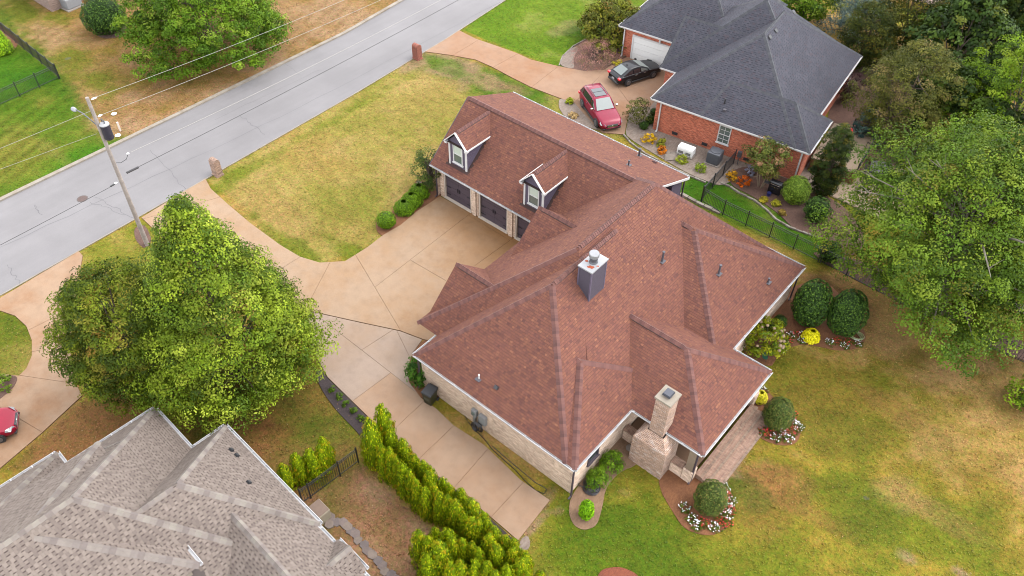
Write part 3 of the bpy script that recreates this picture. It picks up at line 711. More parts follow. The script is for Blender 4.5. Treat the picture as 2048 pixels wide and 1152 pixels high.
def gutter(parent, T, a, b, out, mat=WHITE2, w=.12, hgt=.1, brackets=True, inner=None):
    """open trough along a-b (house coordinates, top of the eave), out = outward unit vector"""
    a, b, out = Vector(a), Vector(b), Vector(out); z = Vector((0, 0, 1)); m = MB(); t = .012
    a = a-z*.01; b = b-z*.01
    prof = [(0, 0), (0, -hgt), (w*.75, -hgt), (w, -.02), (w, .012), (w-.028, .012), (w-.028, -.01), (w*.72, -hgt+t), (t, -hgt+t), (t, 0)]
    vs_ = [T @ (p+out*x+z*y) for p in (a, b) for x, y in prof]; n = len(prof)
    m.add(vs_, [(i, (i+1) % n, n+(i+1) % n, n+i) for i in range(n)]+[tuple(range(n-1, -1, -1)), tuple(range(n, 2*n))])
    o = m.build('gutter', mat, parent, True)
    if brackets:
        ln = (b-a).length; k = max(1, int(ln/1.0)); d = (b-a).normalized()
        for i in range(k+1):
            p = a+d*(.15+(ln-.3)*i/max(1, k))
            vv = [T @ (p+d*sx*.025+out*x+z*.016) for x in (-.03, w) for sx in (-1, 1)]+[T @ (p+d*sx*.025+out*x+z*.004) for x in (-.03, w) for sx in (-1, 1)]
            MB().add(vv, [(0, 1, 3, 2), (4, 6, 7, 5), (0, 4, 5, 1), (2, 3, 7, 6), (0, 2, 6, 4), (1, 5, 7, 3)]).build('gutter_bracket', mat, o, True)
    return o
def downspout(parent, T, x, y, z1, mat, z0=.0, s=.08):
    m = MB().box(x-s/2, x+s/2, y-s/2, y+s/2, z0+.12, z1, T)
    m.beam(T @ Vector((x, y, z0+.14)), T @ Vector((x, y-.22, z0+.06)), s, s)
    return m.build('downspout', mat, parent, True)
def window(parent, T, c, right, w, h, frame=WHITE, top=BLIND, bot=GLASS, grid=False, out=None):
    """double-hung window: frame, sash rail, two panes and a sill; c = centre on the wall, right = unit vector along the wall"""
    right = Vector(right); up = Vector((0, 0, 1)); nrm = right.cross(up); c = Vector(c)
    Mx = Matrix(((right.x, nrm.x, 0, c.x), (right.y, nrm.y, 0, c.y), (0, 0, 1, c.z), (0, 0, 0, 1))); W = T @ Mx
    f = .07; m = MB()
    for x0, x1, z0, z1 in ((-w/2, -w/2+f, -h/2, h/2), (w/2-f, w/2, -h/2, h/2), (-w/2+f, w/2-f, h/2-f, h/2), (-w/2+f, w/2-f, -h/2, -h/2+f), (-w/2+f, w/2-f, -.025, .025)):
        m.box(x0, x1, -.02, .07, z0, z1, W)
    wo = m.build('window', frame, parent, True)
    MB().box(-w/2+f, w/2-f, .0, .035, .025, h/2-f, W).build('pane', top, wo, True)
    MB().box(-w/2+f, w/2-f, .0, .02, -h/2+f, -.025, W).build('pane', bot, wo, True)
    if grid:
        for zz in (h*.25, -h*.25): MB().box(-w/2+f, w/2-f, .02, .045, zz-.012, zz+.012, W).build('muntin', frame, wo, True)
        MB().box(-.012, .012, .02, .04, -h/2+f, h/2-f, W).build('muntin', frame, wo, True)
    MB().box(-w/2-.06, w/2+.06, .0, .12, -h/2-.05, -h/2, W).build('sill', frame, wo, True)
    return wo
def vent(parent, T, x, y, z, h=.45, r=.055, mat=GREYPIPE, flash=True, cap=True):
    m = MB(); m.lathe([(r, -.1), (r, h)], (0, 0, 0), 10)
    m.lathe([(r*1.35, h-.06), (r*1.45, h), (r*.9, h+.01)], (0, 0, 0), 10)
    m.v = [tuple(T @ (Vector(v)+Vector((x, y, z)))) for v in m.v]
    o = m.build('vent_pipe', mat, parent, True)
    return o
def boxvent(parent, T, p, n, e, s=.22, mat=None):
    """square roof vent sitting on the roof plane"""
    up = n.cross(e); m = MB(); pts = []
    for k, hgt, up_ in ((1, 0, 0), (.85, .11, .02)):
        for sx, sy in ((-1, -1), (1, -1), (1, 1), (-1, 1)): pts.append(T @ (p+e*sx*s*k+up*sy*s*k*.8+n*hgt))
    m.add(pts, [(0, 1, 5, 4), (1, 2, 6, 5), (2, 3, 7, 6), (3, 0, 4, 7), (4, 5, 6, 7)])
    return m.build('roof_vent', mat or GREYPIPE, parent, True)
I4 = Matrix()
def wallprism(parent, T, poly, z0, z1, mat, name='wall', top=True):
    m = MB().prism(poly, z0, z1, top); m.v = [tuple(T @ Vector(v)) for v in m.v]; return m.build(name, mat, parent, True)
# ------------------------------------------------------------------ the brown-roofed house
ZE = 2.8
H1 = thing('brick_house', 'large tan brick house under a many-hipped red-brown shingle roof, three garage doors', 'house', (-17, 28, 0))
rf = Roof(I4)
rf.hip(-22.44, -11.93, 18.74, 30, ZE, (-17.22, 23.9, 7.8), (-17.22, 29.5, 7.8))                      # near wing
rf.ridges = rf.ridges[:3]
B2 = rf.hip(-24.0, -11.55, 20.55, 39.25, ZE, (-17.77, 26.78, 8.0), (-17.77, 34.08, 8.0)); rf.ridges = [r for r in rf.ridges if not (r[0] == (-11.55, 20.55, ZE))]             # main body
rf.hip(-17.5, -11.4, 18.76, 26.6, ZE-.005, (-17.0, 22.68, 5.2), (-14.25, 22.68, 5.2))                # small hip by the corner
rf.hip(-15.6, -7.12, 23.56, 30.57, ZE, (-15.5, 27.07, 5.05), (-10.65, 27.07, 5.05))                  # porch
rf.hip(-18, -9.5, 28.9, 39.26, ZE-.004, (-17, 34.08, 6.2), (-14.8, 34.08, 6.2))                      # right wing
rf.hip(-23.85, -18.5, 21.2, 26.3, ZE, (-23.85, 23.75, 5.2), (-18.6, 23.75, 5.2))                     # front gable
rf.hip(-22.9, -18.0, 26.4, 33.4, ZE, (-22.9, 29.9, 6.02), (-18.1, 29.9, 6.02))                       # middle gable
G0, G1 = -33.75, -18.6
S = rf.poly([[(G0, 31.5, 2.8), (G1, 31.5, 2.8), (G1, 35.5, 6.25), (G0, 35.5, 6.25)], [(G1, 40.2, 4.4), (G0, 40.2, 4.4), (G0, 35.5, 6.25), (G1, 35.5, 6.25)]])
S['bb'] = (G0, G1, 31.5, 40.2); rf.ridges.append(((G0, 35.5, 6.25), (G1, 35.5, 6.25), S))
# dormer roofs
for cx in (-31.6, -25.02):
    S = rf.poly([[(cx+.98, 31.9, 5.14), (cx+.98, 35.6, 5.14), (cx, 35.6, 6.16), (cx, 31.9, 6.16)], [(cx-.98, 35.6, 5.14), (cx-.98, 31.9, 5.14), (cx, 31.9, 6.16), (cx, 35.6, 6.16)]])
    S['pl'] = S['pl']; S['bb'] = (cx-.98, cx+.98, 31.9, 35.6); rf.ridges.append(((cx, 31.9, 6.16), (cx, 35.4, 6.16), S)); S['dormer'] = True
pal1 = [((151, 101, 86), 5), ((155, 105, 88), 5), ((146, 98, 86), 4), ((138, 93, 83), 2.0), ((163, 111, 90), 1.6), ((174, 119, 95), .3), ((131, 89, 82), .6)]
DECK1 = M('brown_roof_underlay', L(95, 65, 60), .95, .1)
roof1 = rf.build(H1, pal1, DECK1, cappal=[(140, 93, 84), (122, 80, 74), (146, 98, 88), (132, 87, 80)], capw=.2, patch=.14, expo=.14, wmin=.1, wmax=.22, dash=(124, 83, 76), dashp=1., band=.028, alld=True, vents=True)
# walls
wallprism(H1, I4, [(-22.2, 19.0), (-11.66, 19.0), (-11.66, 30.3), (-9.76, 30.3), (-9.76, 39.0), (-23.7, 39.0), (-23.7, 21.5), (-22.2, 21.5)], -.1, 2.74, BRICK)
wallprism(H1, I4, [(-33.3, 32.52), (-23.72, 32.52), (-23.72, 39.02), (-18.9, 39.02), (-18.9, 39.9), (-33.3, 39.9)], -.1, 2.75, BRICK)
MB().prism([(-22, 38.6), (-18.88, 38.6), (-18.88, 39.92), (-22, 39.92)], 2.5, 4.4).build('siding_wall', SIDING, H1, True)
wallprism(H1, I4, [(-33.3, 39.0), (-18.92, 39.04), (-18.92, 39.88), (-33.3, 39.88)], 2.7, 4.28, SIDING)
MB().ngon([(-33.4, 31.7, 2.7), (-33.4, 35.5, 6.1), (-33.4, 40, 4.25), (-33.4, 40, -.1), (-33.4, 31.7, -.1)]).build('gable_end', BRICK, H1, True)
MB().add([(-18.63, 40.2, 4.4), (-18.63, 35.6, 6.2), (-18.63, 35.6, 6.05), (-18.63, 40.2, 4.22), (-18.56, 40.2, 4.4), (-18.56, 35.6, 6.2), (-18.56, 35.6, 6.05), (-18.56, 40.2, 4.22)], [(0, 1, 2, 3), (4, 7, 6, 5), (0, 4, 5, 1), (3, 2, 6, 7), (0, 3, 7, 4)]).build('rake_board', WHITE, H1, True)
MB().beam((G0-.02, 31.5, 2.72), (G0-.02, 35.5, 6.17), .05, .16).build('rake_board', DARKTRIM, H1, True)
# garage front: piers, lintel and three doors with boards and iron straps
doors = [(-32.95, -30.35), (-29.67, -27.06), (-26.38, -23.78)]
edges = [-33.3]+[v for d in doors for v in d]+[-23.0]
for i in range(4):
    x0, x1 = edges[2*i], edges[2*i+1]
    MB().box(x0, x1, 31.93, 32.5, -.1, 2.3).build('brick_pier', BRICK, H1, True)
    if 0 < i < 3: MB().box((x0+x1)/2-.16, (x0+x1)/2+.16, 31.83, 31.93, -.1, 2.3).build('pilaster', BRICK, H1, True)
MB().box(-33.3, -23.0, 31.9, 32.5, 2.3, 2.75).build('lintel', BRICK, H1, True)
DOORM = M('dark_plum_door', L(74, 62, 72, 1.5), .55, .08); IRON = M('black_iron', (.01, .01, .012), .5, .1); CREAM = M('cream_door_frame', L(215, 200, 185, 1.8), .6, .08)
for x0, x1 in doors:
    d = MB()
    for a, b, z0, z1 in ((x0, x0+.1, 0, 2.3), (x1-.1, x1, 0, 2.3), (x0+.1, x1-.1, 2.2, 2.3)): d.box(a, b, 31.96, 32.2, z0, z1)
    d.box(x0-.02, x1+.02, 31.86, 32.1, .05, .1); do = d.build('garage_door', CREAM, H1, True)
    for k in range(4):
        z0 = .1+k*.525
        for j in range(2):
            xa = x0+.11+j*(x1-x0-.22)/2; MB().box(xa+.008, xa+(x1-x0-.22)/2-.008, 32.08, 32.16, z0+.008, z0+.517).build('door_panel', DOORM, do, True)
    xc = (x0+x1)/2
    for s_ in (-1, 1):
        MB().box(xc+s_*.09-.02, xc+s_*.09+.02, 32.03, 32.08, 1.0, 1.3).build('door_handle', IRON, do, True)
        for z in (.4, 1.05, 1.9): MB().box(*sorted((xc+s_*(x1-x0-.24)/2, xc+s_*((x1-x0-.24)/2-.38))), 32.05, 32.08, z, z+.05).build('strap_hinge', IRON, do, True)
# dormers
for cx in (-31.6, -25.02):
    w = .78
    d = MB(); d.add([(cx-w, 32.1, 3.2), (cx+w, 32.1, 3.2), (cx+w, 32.1, 5.2), (cx, 32.1, 6.0), (cx-w, 32.1, 5.2), (cx-w, 34.6, 5.2), (cx+w, 34.6, 5.2), (cx-w, 32.1, 3.2), (cx+w, 32.1, 3.2)],
        [(0, 1, 2, 3, 4), (4, 5, 7), (2, 8, 6)]); do = d.build('dormer', SIDING, H1, True)
    for s_ in (-1, 1):
        MB().box(*sorted((cx+s_*(w+.03), cx+s_*(w-.1))), 32.04, 32.12, 3.3 if s_ > 0 else 3.24, 5.12).build('corner_board', WHITE, do, True)
        a = Vector((cx, 31.86, 6.17)); b = Vector((cx+s_*1.0, 31.86, 5.13)); MB().beam(a, b, .06, .13, (0, 1, 0)).build('rake_board', WHITE, do, True)
        MB().beam((cx+s_*1.0, 31.86, 5.1), (cx+s_*1.0, 34.3, 5.1), .07, .1).build('fascia', WHITE, do, True)
        MB().box(*sorted((cx+s_*(w+.02), cx+s_*1.02)), 31.84, 32.1, 4.98, 5.13).build('cornice_return', WHITE, do, True)
        for k in range(9):
            z0 = 3.35+k*.2; y1 = 31.5+(z0-2.8)/.8625
            MB().box(*sorted((cx+s_*(w+.0), cx+s_*(w+.015))), 32.12, max(32.2, min(34.4, 31.5+(z0+.1-2.8)/.8625)), z0+.1, z0+.115).build('siding_board', SIDING, do, True)
    window(do, I4, (cx+.02, 32.1, 4.33), (1, 0, 0), .86, 1.5)
# chimney clad in lap siding, with its metal cap and flue
ch = MB().box(-16.56, -15.83, 25.31, 26.53, 6.2, 8.52).build('chimney', SIDING, H1, True)
CHL = M('chimney_siding', L(112, 104, 122), .6, .08)
for k in range(17):
    z = 6.1+k*.142
    for (x0, x1, y0, y1) in ((-16.58, -15.81, 25.27, 25.31), (-15.83, -15.79, 25.3, 26.54)):
        m = MB().box(x0, x1, y0, y1, z, z+.137)
        m.build('siding_board', CHL, ch, True)
for x, y in ((-16.59, 25.28), (-15.82, 25.28), (-15.82, 26.55)): MB().box(x-.04, x+.04, y-.04, y+.04, 6.1, 8.5).build('corner_board', SIDING, ch, True)
MB().box(-16.65, -15.74, 25.2, 26.63, 8.5, 8.58).build('chimney_cap', M('white_metal_cap', L(222, 222, 226), .4, .08), ch, True)
fl = MB().lathe([(.24, 8.57), (.2, 8.68), (.2, 9.0)], (-16.2, 25.92, 0), 20).build('flue', GALV, ch, True)
MB().lathe([(.27, 8.98), (.27, 9.16), (.25, 9.2)], (-16.2, 25.92, 0), 20).build('flue_cap', M('pale_metal', L(215, 215, 218), .35, .1, metal=.3), fl, True)
for z in (8.78, 8.9): MB().lathe([(.215, z), (.215, z+.03)], (-16.2, 25.92, 0), 20).build('flue_band', GREYPIPE, fl, True)
def blot(c, r, n=9):
    pts = []
    for k in range(n):
        a = 2*math.pi*k/n; rr = r*random.uniform(.5, 1.15); pts.append((c[0]+rr*math.cos(a), c[1]+rr*.75*math.sin(a), c[2]))
    return pts
for c, r in (((-16.02, 25.55, 8.585), .16), ((-16.15, 25.45, 8.584), .12), ((-16.5, 25.75, 8.584), .13), ((-15.86, 25.8, 8.584), .08)): MB().ngon(blot(c, r)).build('rust_patch', TERRA, ch, True)
# roof pipes and vents
for px, py, z, h, r, mt in ((1324, 523, 5.6, .75, .06, GREYPIPE), (1437, 548, 4.9, .7, .06, GREYPIPE), (1536, 565, 3.7, .35, .05, GREYPIPE), (1257, 331, 5.4, .4, .05, GREYPIPE), (1278, 312, 5.0, .6, .07, GREYPIPE), (958, 758, 4.4, .35, .035, WHITE)):
    best = None
    for zz in np.arange(2.8, 8, .02):
        p = at(px, py, zz); t = rf.top(p.x, p.y)
        if best is None or abs(t-zz) < best[0]: best = (abs(t-zz), p, zz)
    p = best[1]; v = vent(roof1, I4, p.x, p.y, p.z, h, r, mt)
    MB().cb((p.x, p.y, p.z+.02), (.32, .36, .035)).build('pipe_flashing', GREYPIPE, v, True)
def onroof(rf_, px, py):
    best = None
    for zz in np.arange(2.5, 9, .02):
        p = at(px, py, zz); q = rf_.T.inverted() @ p; t = rf_.top(q.x, q.y)
        if best is None or abs(t-zz) < best[0]: best = (abs(t-zz), q, zz)
    return best[1]
p = onroof(rf, 993, 775); boxvent(roof1, I4, p, Vector((0, -.7, .7)), Vector((1, 0, 0)), .13, M('black_vent', L(70, 68, 74), .5, .1))
p = onroof(rf, 1309, 325); boxvent(roof1, I4, p, Vector((0, .37, .93)), Vector((1, 0, 0)), .15, M('maroon_vent', L(120, 70, 66), .6, .1))
# gutters and downspouts
for a, b, o in [((-22.44, 18.74, 2.8), (-11.4, 18.74, 2.8), (0, -1, 0)), ((-11.4, 18.74, 2.8), (-11.4, 23.5, 2.8), (1, 0, 0)), ((-11.36, 23.56, 2.8), (-7.12, 23.56, 2.8), (0, -1, 0)), ((-7.12, 23.56, 2.8), (-7.12, 30.57, 2.8), (1, 0, 0)),
        ((-9.4, 30.57, 2.8), (-7.12, 30.57, 2.8), (0, 1, 0)), ((-9.5, 30.7, 2.8), (-9.5, 39.26, 2.8), (1, 0, 0)), ((-12.3, 39.26, 2.8), (-9.5, 39.26, 2.8), (0, 1, 0)), ((-22.44, 18.74, 2.8), (-22.44, 21.15, 2.8), (-1, 0, 0)), ((-23.85, 21.2, 2.8), (-22.5, 21.2, 2.8), (0, -1, 0)),
        ((-33.75, 31.5, 2.8), (-22.9, 31.5, 2.8), (0, -1, 0)), ((-33.75, 40.2, 4.4), (-18.6, 40.2, 4.4), (0, 1, 0)), ((-23.85, 26.34, 2.8), (-22.95, 26.34, 2.8), (0, 1, 0))]:
    gutter(H1, I4, a, b, o)
for x, y, z in ((-11.5, 18.86, 2.72), (-33.42, 31.7, 2.72), (-9.62, 39.1, 2.72), (-22.28, 18.86, 2.72), (-7.35, 23.62, 2.72), (-18.8, 40.05, 4.3), (-22.6, 21.35, 2.7)): downspout(H1, I4, x, y, z, DARKTRIM)
# near-side windows and vent grille
window(H1, I4, (-11.66, 20.75, 1.75), (0, 1, 0), .9, 1.3, DARKTRIM, GLASSD, GLASSD)
MB().box(-16.5, -14.9, 18.93, 19.02, 2.2, 2.46).build('brick_soldier_course', BRICKSTEP, H1, True)
# porch: floor, low walls, corner column, outside fireplace and steps
PFLOOR = M('brown_porch_floor', L(160, 120, 88), .6, .15, 2, 30)
MB().box(-11.6, -7.5, 23.75, 30.2, -.1, .32).build('porch_floor', PFLOOR, H1, True)
for x0, x1, y0, y1 in ((-11.6, -10.9, 23.5, 23.9), (-8.6, -7.9, 23.5, 23.9)):
    lw = MB().box(x0, x1, y0, y1, -.1, .8).build('low_wall', BRICK, H1, True)
    MB().box(x0, x1, y0-.04, y1+.04, .8, .88).build('coping', BRICKSTEP, lw, True)
for x, y in ((-7.6, 23.75), (-7.55, 30.2)):
    co = MB().box(x-.27, x+.27, y-.27, y+.27, -.1, .95).build('column', BRICK, H1, True)
    MB().box(x-.2, x+.2, y-.2, y+.2, .95, 2.75).build('column_shaft', M('tan_column', L(190, 165, 140), .7, .1) if y < 25 else WHITE, co, True)
fp = MB().box(-10.6, -8.62, 22.68, 23.95, -.1, 2.15).build('fireplace', BRICKCH, H1, True)
m = MB(); z0, z1 = 2.15, 2.75
m.add([(-10.6, 22.68, z0), (-8.62, 22.68, z0), (-8.62, 23.95, z0), (-10.6, 23.95, z0), (-10.1, 23.12, z1), (-9.15, 23.12, z1), (-9.15, 23.95, z1), (-10.1, 23.95, z1)], [(0, 1, 5, 4), (1, 2, 6, 5), (2, 3, 7, 6), (3, 0, 4, 7)])
m.build('chimney_shoulder', BRICKCH, fp, True)
MB().box(-10.03, -9.24, 23.16, 24.02, 2.6, 5.32).build('chimney_stack', BRICKCH, fp, True)
MB().box(-10.1, -9.17, 23.1, 24.1, 5.32, 5.44).build('chimney_crown', M('stained_mortar_crown', L(212, 198, 178), .9, .12, 3), fp, True)
MB().box(-9.8, -9.5, 23.45, 23.78, 5.44, 5.56).build('flue_tile', TERRA, fp, True)
m = MB(); m.add([(-9.88, 23.36, 5.56), (-9.42, 23.36, 5.56), (-9.42, 23.86, 5.56), (-9.88, 23.86, 5.56), (-9.84, 23.4, 5.68), (-9.46, 23.4, 5.68), (-9.46, 23.82, 5.68), (-9.84, 23.82, 5.68)], [(0, 1, 5, 4), (1, 2, 6, 5), (2, 3, 7, 6), (3, 0, 4, 7), (4, 5, 6, 7), (3, 2, 1, 0)])
m.build('chimney_hood', M('grey_blue_metal', L(88, 92, 108), .4, .1), fp, True)
NOSE = Mbrick('rowlock_brick', L(214, 178, 150), L(190, 148, 124), L(226, 202, 178), size=(.075, .3))
for x0, x1, z in ((-7.35, -6.95, .36), (-6.95, -6.55, .24), (-6.55, -5.95, .12)):
    st_ = MB().box(x0, x1, 24.0, 29.9, -.1, z).build('brick_step', BRICKSTEP, H1, True)
    MB().box(x1-.12, x1+.025, 23.97, 29.93, z-.05, z+.014).build('nosing', NOSE, st_, True)
# ------------------------------------------------------------------ the grey-roofed neighbour
H2 = thing('grey_roofed_house', 'red brick house under a dark grey shingle hip roof with a white garage door', 'house', (-22, 56, 0), R(7.05))
T2m = Matrix.Translation((-26.83, 48.48, 0)) @ Matrix.Rotation(R(7.05), 4, 'Z')
r2 = Roof(T2m); z2 = 2.9; k2 = .81
r2.hip(0, 11.4, 0, 15.48, z2, (5.7, 5.7, z2+5.7*k2), (5.7, 9.78, z2+5.7*k2))
r2.hip(-1.6, 11.2, 4.45, 15.3, z2-.003, (4.4, 9.0, 8.42), (4.4, 9.6, 8.42))
r2.hip(-1.4, 5, 4.44, 10.0, z2, (-1.15, 7.2, 6.2), (4.4, 7.2, 6.2)); r2.ridges = r2.ridges[:-4]+[r for r in r2.ridges[-4:] if r[0][0] < 0]
r2.hip(-7.4, 3.2, 8.62, 20.5, z2, (-2.1, 13.9, z2+5.3*k2), (-2.1, 15.2, z2+5.3*k2))
r2.hip(4, 12.41, .004, 4.9, z2-.004, (5, 2.45, 4.88), (10.0, 2.45, 4.88))
pal2 = [((100, 100, 110), 5), ((96, 96, 106), 4), ((105, 103, 113), 3), ((102, 95, 103), 1.2)]
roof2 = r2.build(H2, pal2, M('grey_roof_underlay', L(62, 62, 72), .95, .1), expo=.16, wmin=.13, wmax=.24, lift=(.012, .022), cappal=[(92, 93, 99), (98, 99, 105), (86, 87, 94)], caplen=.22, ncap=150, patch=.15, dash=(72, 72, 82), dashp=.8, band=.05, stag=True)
wallprism(H2, T2m, [(.35, .35), (12.05, .35), (12.05, 4.6), (11.05, 4.6), (11.05, 15.1), (-2.2, 15.1), (-2.2, 20), (-7.05, 20), (-7.05, 8.95), (-1.1, 8.95), (-1.1, 4.8), (.35, 4.8)], -.1, 2.86, BRICKRED)
gd = MB()
for a, b, z0, z1 in ((-6.15, -6.0, 0, 2.3), (-1.35, -1.2, 0, 2.3), (-6.0, -1.35, 2.17, 2.3)): gd.box(a, b, 8.84, 8.98, z0, z1, T2m)
gd = gd.build('garage_door', WHITE, H2, True)
for k in range(4): MB().box(-6.0, -1.35, 8.88, 8.94, .06+k*.53, .06+k*.53+.515, T2m).build('door_panel', M('white_door', (.5, .5, .49), .5, .04), gd, True)
for a, b, o in [((0, 0, 2.9), (12.41, 0, 2.9), (0, -1, 0)), ((12.41, 0, 2.9), (12.41, 4.9, 2.9), (1, 0, 0)), ((11.42, 5, 2.9), (11.42, 15.48, 2.9), (1, 0, 0)), ((0, 0, 2.9), (0, 4.4, 2.9), (-1, 0, 0)), ((-1.4, 4.45, 2.9), (0, 4.45, 2.9), (0, -1, 0)), ((-7.4, 8.62, 2.9), (-1.4, 8.62, 2.9), (0, -1, 0)), ((-7.4, 8.62, 2.9), (-7.4, 20.5, 2.9), (-1, 0, 0))]:
    gutter(H2, T2m, a, b, o, WHITE, .11, .12, False)
for x, y in ((.75, .28), (11.9, .26), (-6.95, 8.86), (11.2, 14.9)): downspout(H2, T2m, x, y, 2.8, WHITE, s=.1)
window(H2, T2m, (6.05, .35, 1.75), (1, 0, 0), .95, 1.55, WHITE, GLASS, GLASS, True)
for x in (2.0, 4.5, 7.9): MB().box(x, x+.45, .3, .37, .25, .48, T2m).build('foundation_vent', BLACK, H2, True)
VB = M('black_roof_vent', L(55, 55, 60), .6, .1)
for px, py in ((1539, 75), (1551, 62), (1564, 48), (1575, 37), (1586, 25), (1551, 9), (1557, 3)):
    p = onroof(r2, px, py); boxvent(roof2, T2m, p, Vector((.63, 0, .777)), Vector((0, 1, 0)), .2, VB)
p = onroof(r2, 1449, 207); vent(roof2, T2m, p.x, p.y, p.z, .4, .05, VB)
p = onroof(r2, 1449, 221); vent(roof2, T2m, p.x, p.y, p.z, .1, .09, GREYPIPE)
wl_ = MB().box(-3.65, -3.5, 8.74, 8.9, 2.35, 2.65, T2m).build('wall_lamp', WHITE, H2, True)
# ------------------------------------------------------------------ the tan-roofed house
H3 = thing('tan_roofed_house', 'house with a many-hipped light tan and grey shingle roof beside the hedge', 'house', (-24, 3, 0), R(-3))
T3m = Matrix.Translation((-26.13, 9.16, 0)) @ Matrix.Rotation(R(-3), 4, 'Z')
r3 = Roof(T3m); z3 = 3.0
r3.hip(0, 7.75, -12, 0, z3, (3.88, -9, 6.63), (3.88, -3.88, 6.63)); r3.ridges = r3.ridges[:1]+r3.ridges[3:]      # wing with the long gutter
r3.hip(-3.5, 5, -6.5, -1.9, z3-.004, (-.89, -4.2, 5.2), (4, -4.2, 5.2)); r3.ridges = r3.ridges[:3]+[r for r in r3.ridges[3:] if r[0][0] < 0 and r[0][2] < r[1][2]-.1 and r[0][1] < -3]
ba, bb_ = (2.55, -18, 8.1), (2.55, -7.27, 8.1)
S = r3.poly([[(-3.5, -18, 3), (-3.5, -6.55, 3), (-.89, -4.21, 5.2), bb_, ba], [(8.2, -1.9, 3), (-3.5, -1.9, 3), bb_], [(8.2, -18, 3), (8.2, -1.9, 3), bb_, ba]])
S['cut'] = lambda x, y: -6.55 < y < -4.21 and (x+3.5)*.843 < (y+6.55)*.96
r3.ridges += [(bb_, ba, S), ((-3.5, -1.9, 3), bb_, S), ((8.2, -1.9, 3), bb_, S)]
r3.hip(-4.5, 4.1, -18, -6.55, z3-.002, (-.2, -14, 6.4), (-.2, -10.85, 6.4))
r3.hip(-1.7, 6.9, -18, -5.05, 5.2, (2.6, -15, 7.95), (2.6, -9.3, 7.95))
r3.hip(4.2, 14, -5.45, -.15, z3-.003, (4.3, -2.8, 4.95), (14, -2.8, 4.95))
r3.hip(8.95, 10.97, -2.5, .08, z3-.002, (9.96, -2.4, 3.75), (9.96, .08, 3.75))
pal3 = [((155, 141, 132), 5), ((164, 150, 140), 4), ((146, 132, 124), 3)]
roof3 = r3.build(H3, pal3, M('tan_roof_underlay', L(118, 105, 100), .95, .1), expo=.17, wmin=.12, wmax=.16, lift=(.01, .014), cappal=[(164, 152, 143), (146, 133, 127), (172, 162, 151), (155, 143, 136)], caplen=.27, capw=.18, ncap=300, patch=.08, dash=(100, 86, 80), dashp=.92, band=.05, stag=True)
SIDE3 = M('cream_siding', L(205, 190, 170), .7, .08)
wallprism(H3, T3m, [(.35, -.4), (7.4, -.4), (7.4, -.6), (13.5, -.6), (13.5, -16), (-4.2, -16), (-4.2, -6.9), (-3.2, -6.9), (-3.2, -2.2), (.35, -2.2)], -.1, 2.95, SIDE3)
for a, b, o in [((0, 0, 3), (7.75, 0, 3), (0, 1, 0)), ((0, -1.8, 3), (0, 0, 3), (-1, 0, 0)), ((-3.5, -1.9, 3), (-.1, -1.9, 3), (0, 1, 0)), ((-3.5, -6.5, 3), (-3.5, -1.9, 3), (-1, 0, 0)), ((-4.5, -6.55, 3), (-2.2, -6.55, 3), (0, 1, 0)), ((-4.5, -18, 3), (-4.5, -6.55, 3), (-1, 0, 0)), ((7.75, -.5, 3), (7.75, 0, 3), (1, 0, 0)), ((7.8, -.15, 3), (8.95, -.15, 3), (0, 1, 0)), ((8.95, .08, 3), (10.97, .08, 3), (0, 1, 0)), ((10.97, -.15, 3), (14, -.15, 3), (0, 1, 0)), ((5.5, -5.05, 5.2), (6.9, -5.05, 5.2), (0, 1, 0))]:
    gutter(H3, T3m, a, b, o, WHITE2, .15, .1)
wallprism(H3, T3m, [(-1.4, -17), (6.6, -17), (6.6, -5.4), (-1.4, -5.4)], 2.8, 5.12, SIDE3)
for px, py in ((462, 901), (473, 912), (497, 966)):
    p = onroof(r3, px, py); boxvent(roof3, T3m, p, Vector((0, .7, .7)), Vector((1, 0, 0)), .11, VB)
# ------------------------------------------------------------------ a sliver of the house across the street
H4 = thing('pink_brick_house', 'corner of a pinkish brick house behind the dark bush at the top edge', 'house', at(230, -30), R(0))
p = at(232, 4); wallprism(H4, Matrix.Translation(p) , [(-12, -5), (-2.6, -5), (-2.6, 9), (-12, 9)], -.1, 3, Mbrick('pink_brick', L(205, 170, 155), L(185, 145, 130), L(215, 195, 180)))
r4 = Roof(Matrix.Translation(p)); r4.hip(-12.4, -2.2, -5.4, 9.4, 3.0, (-7.3, 0, 6.4), (-7.3, 4.7, 6.4)); r4.build(H4, pal3, DECK1, expo=.3, wmin=.4, wmax=.6, ncap=0)
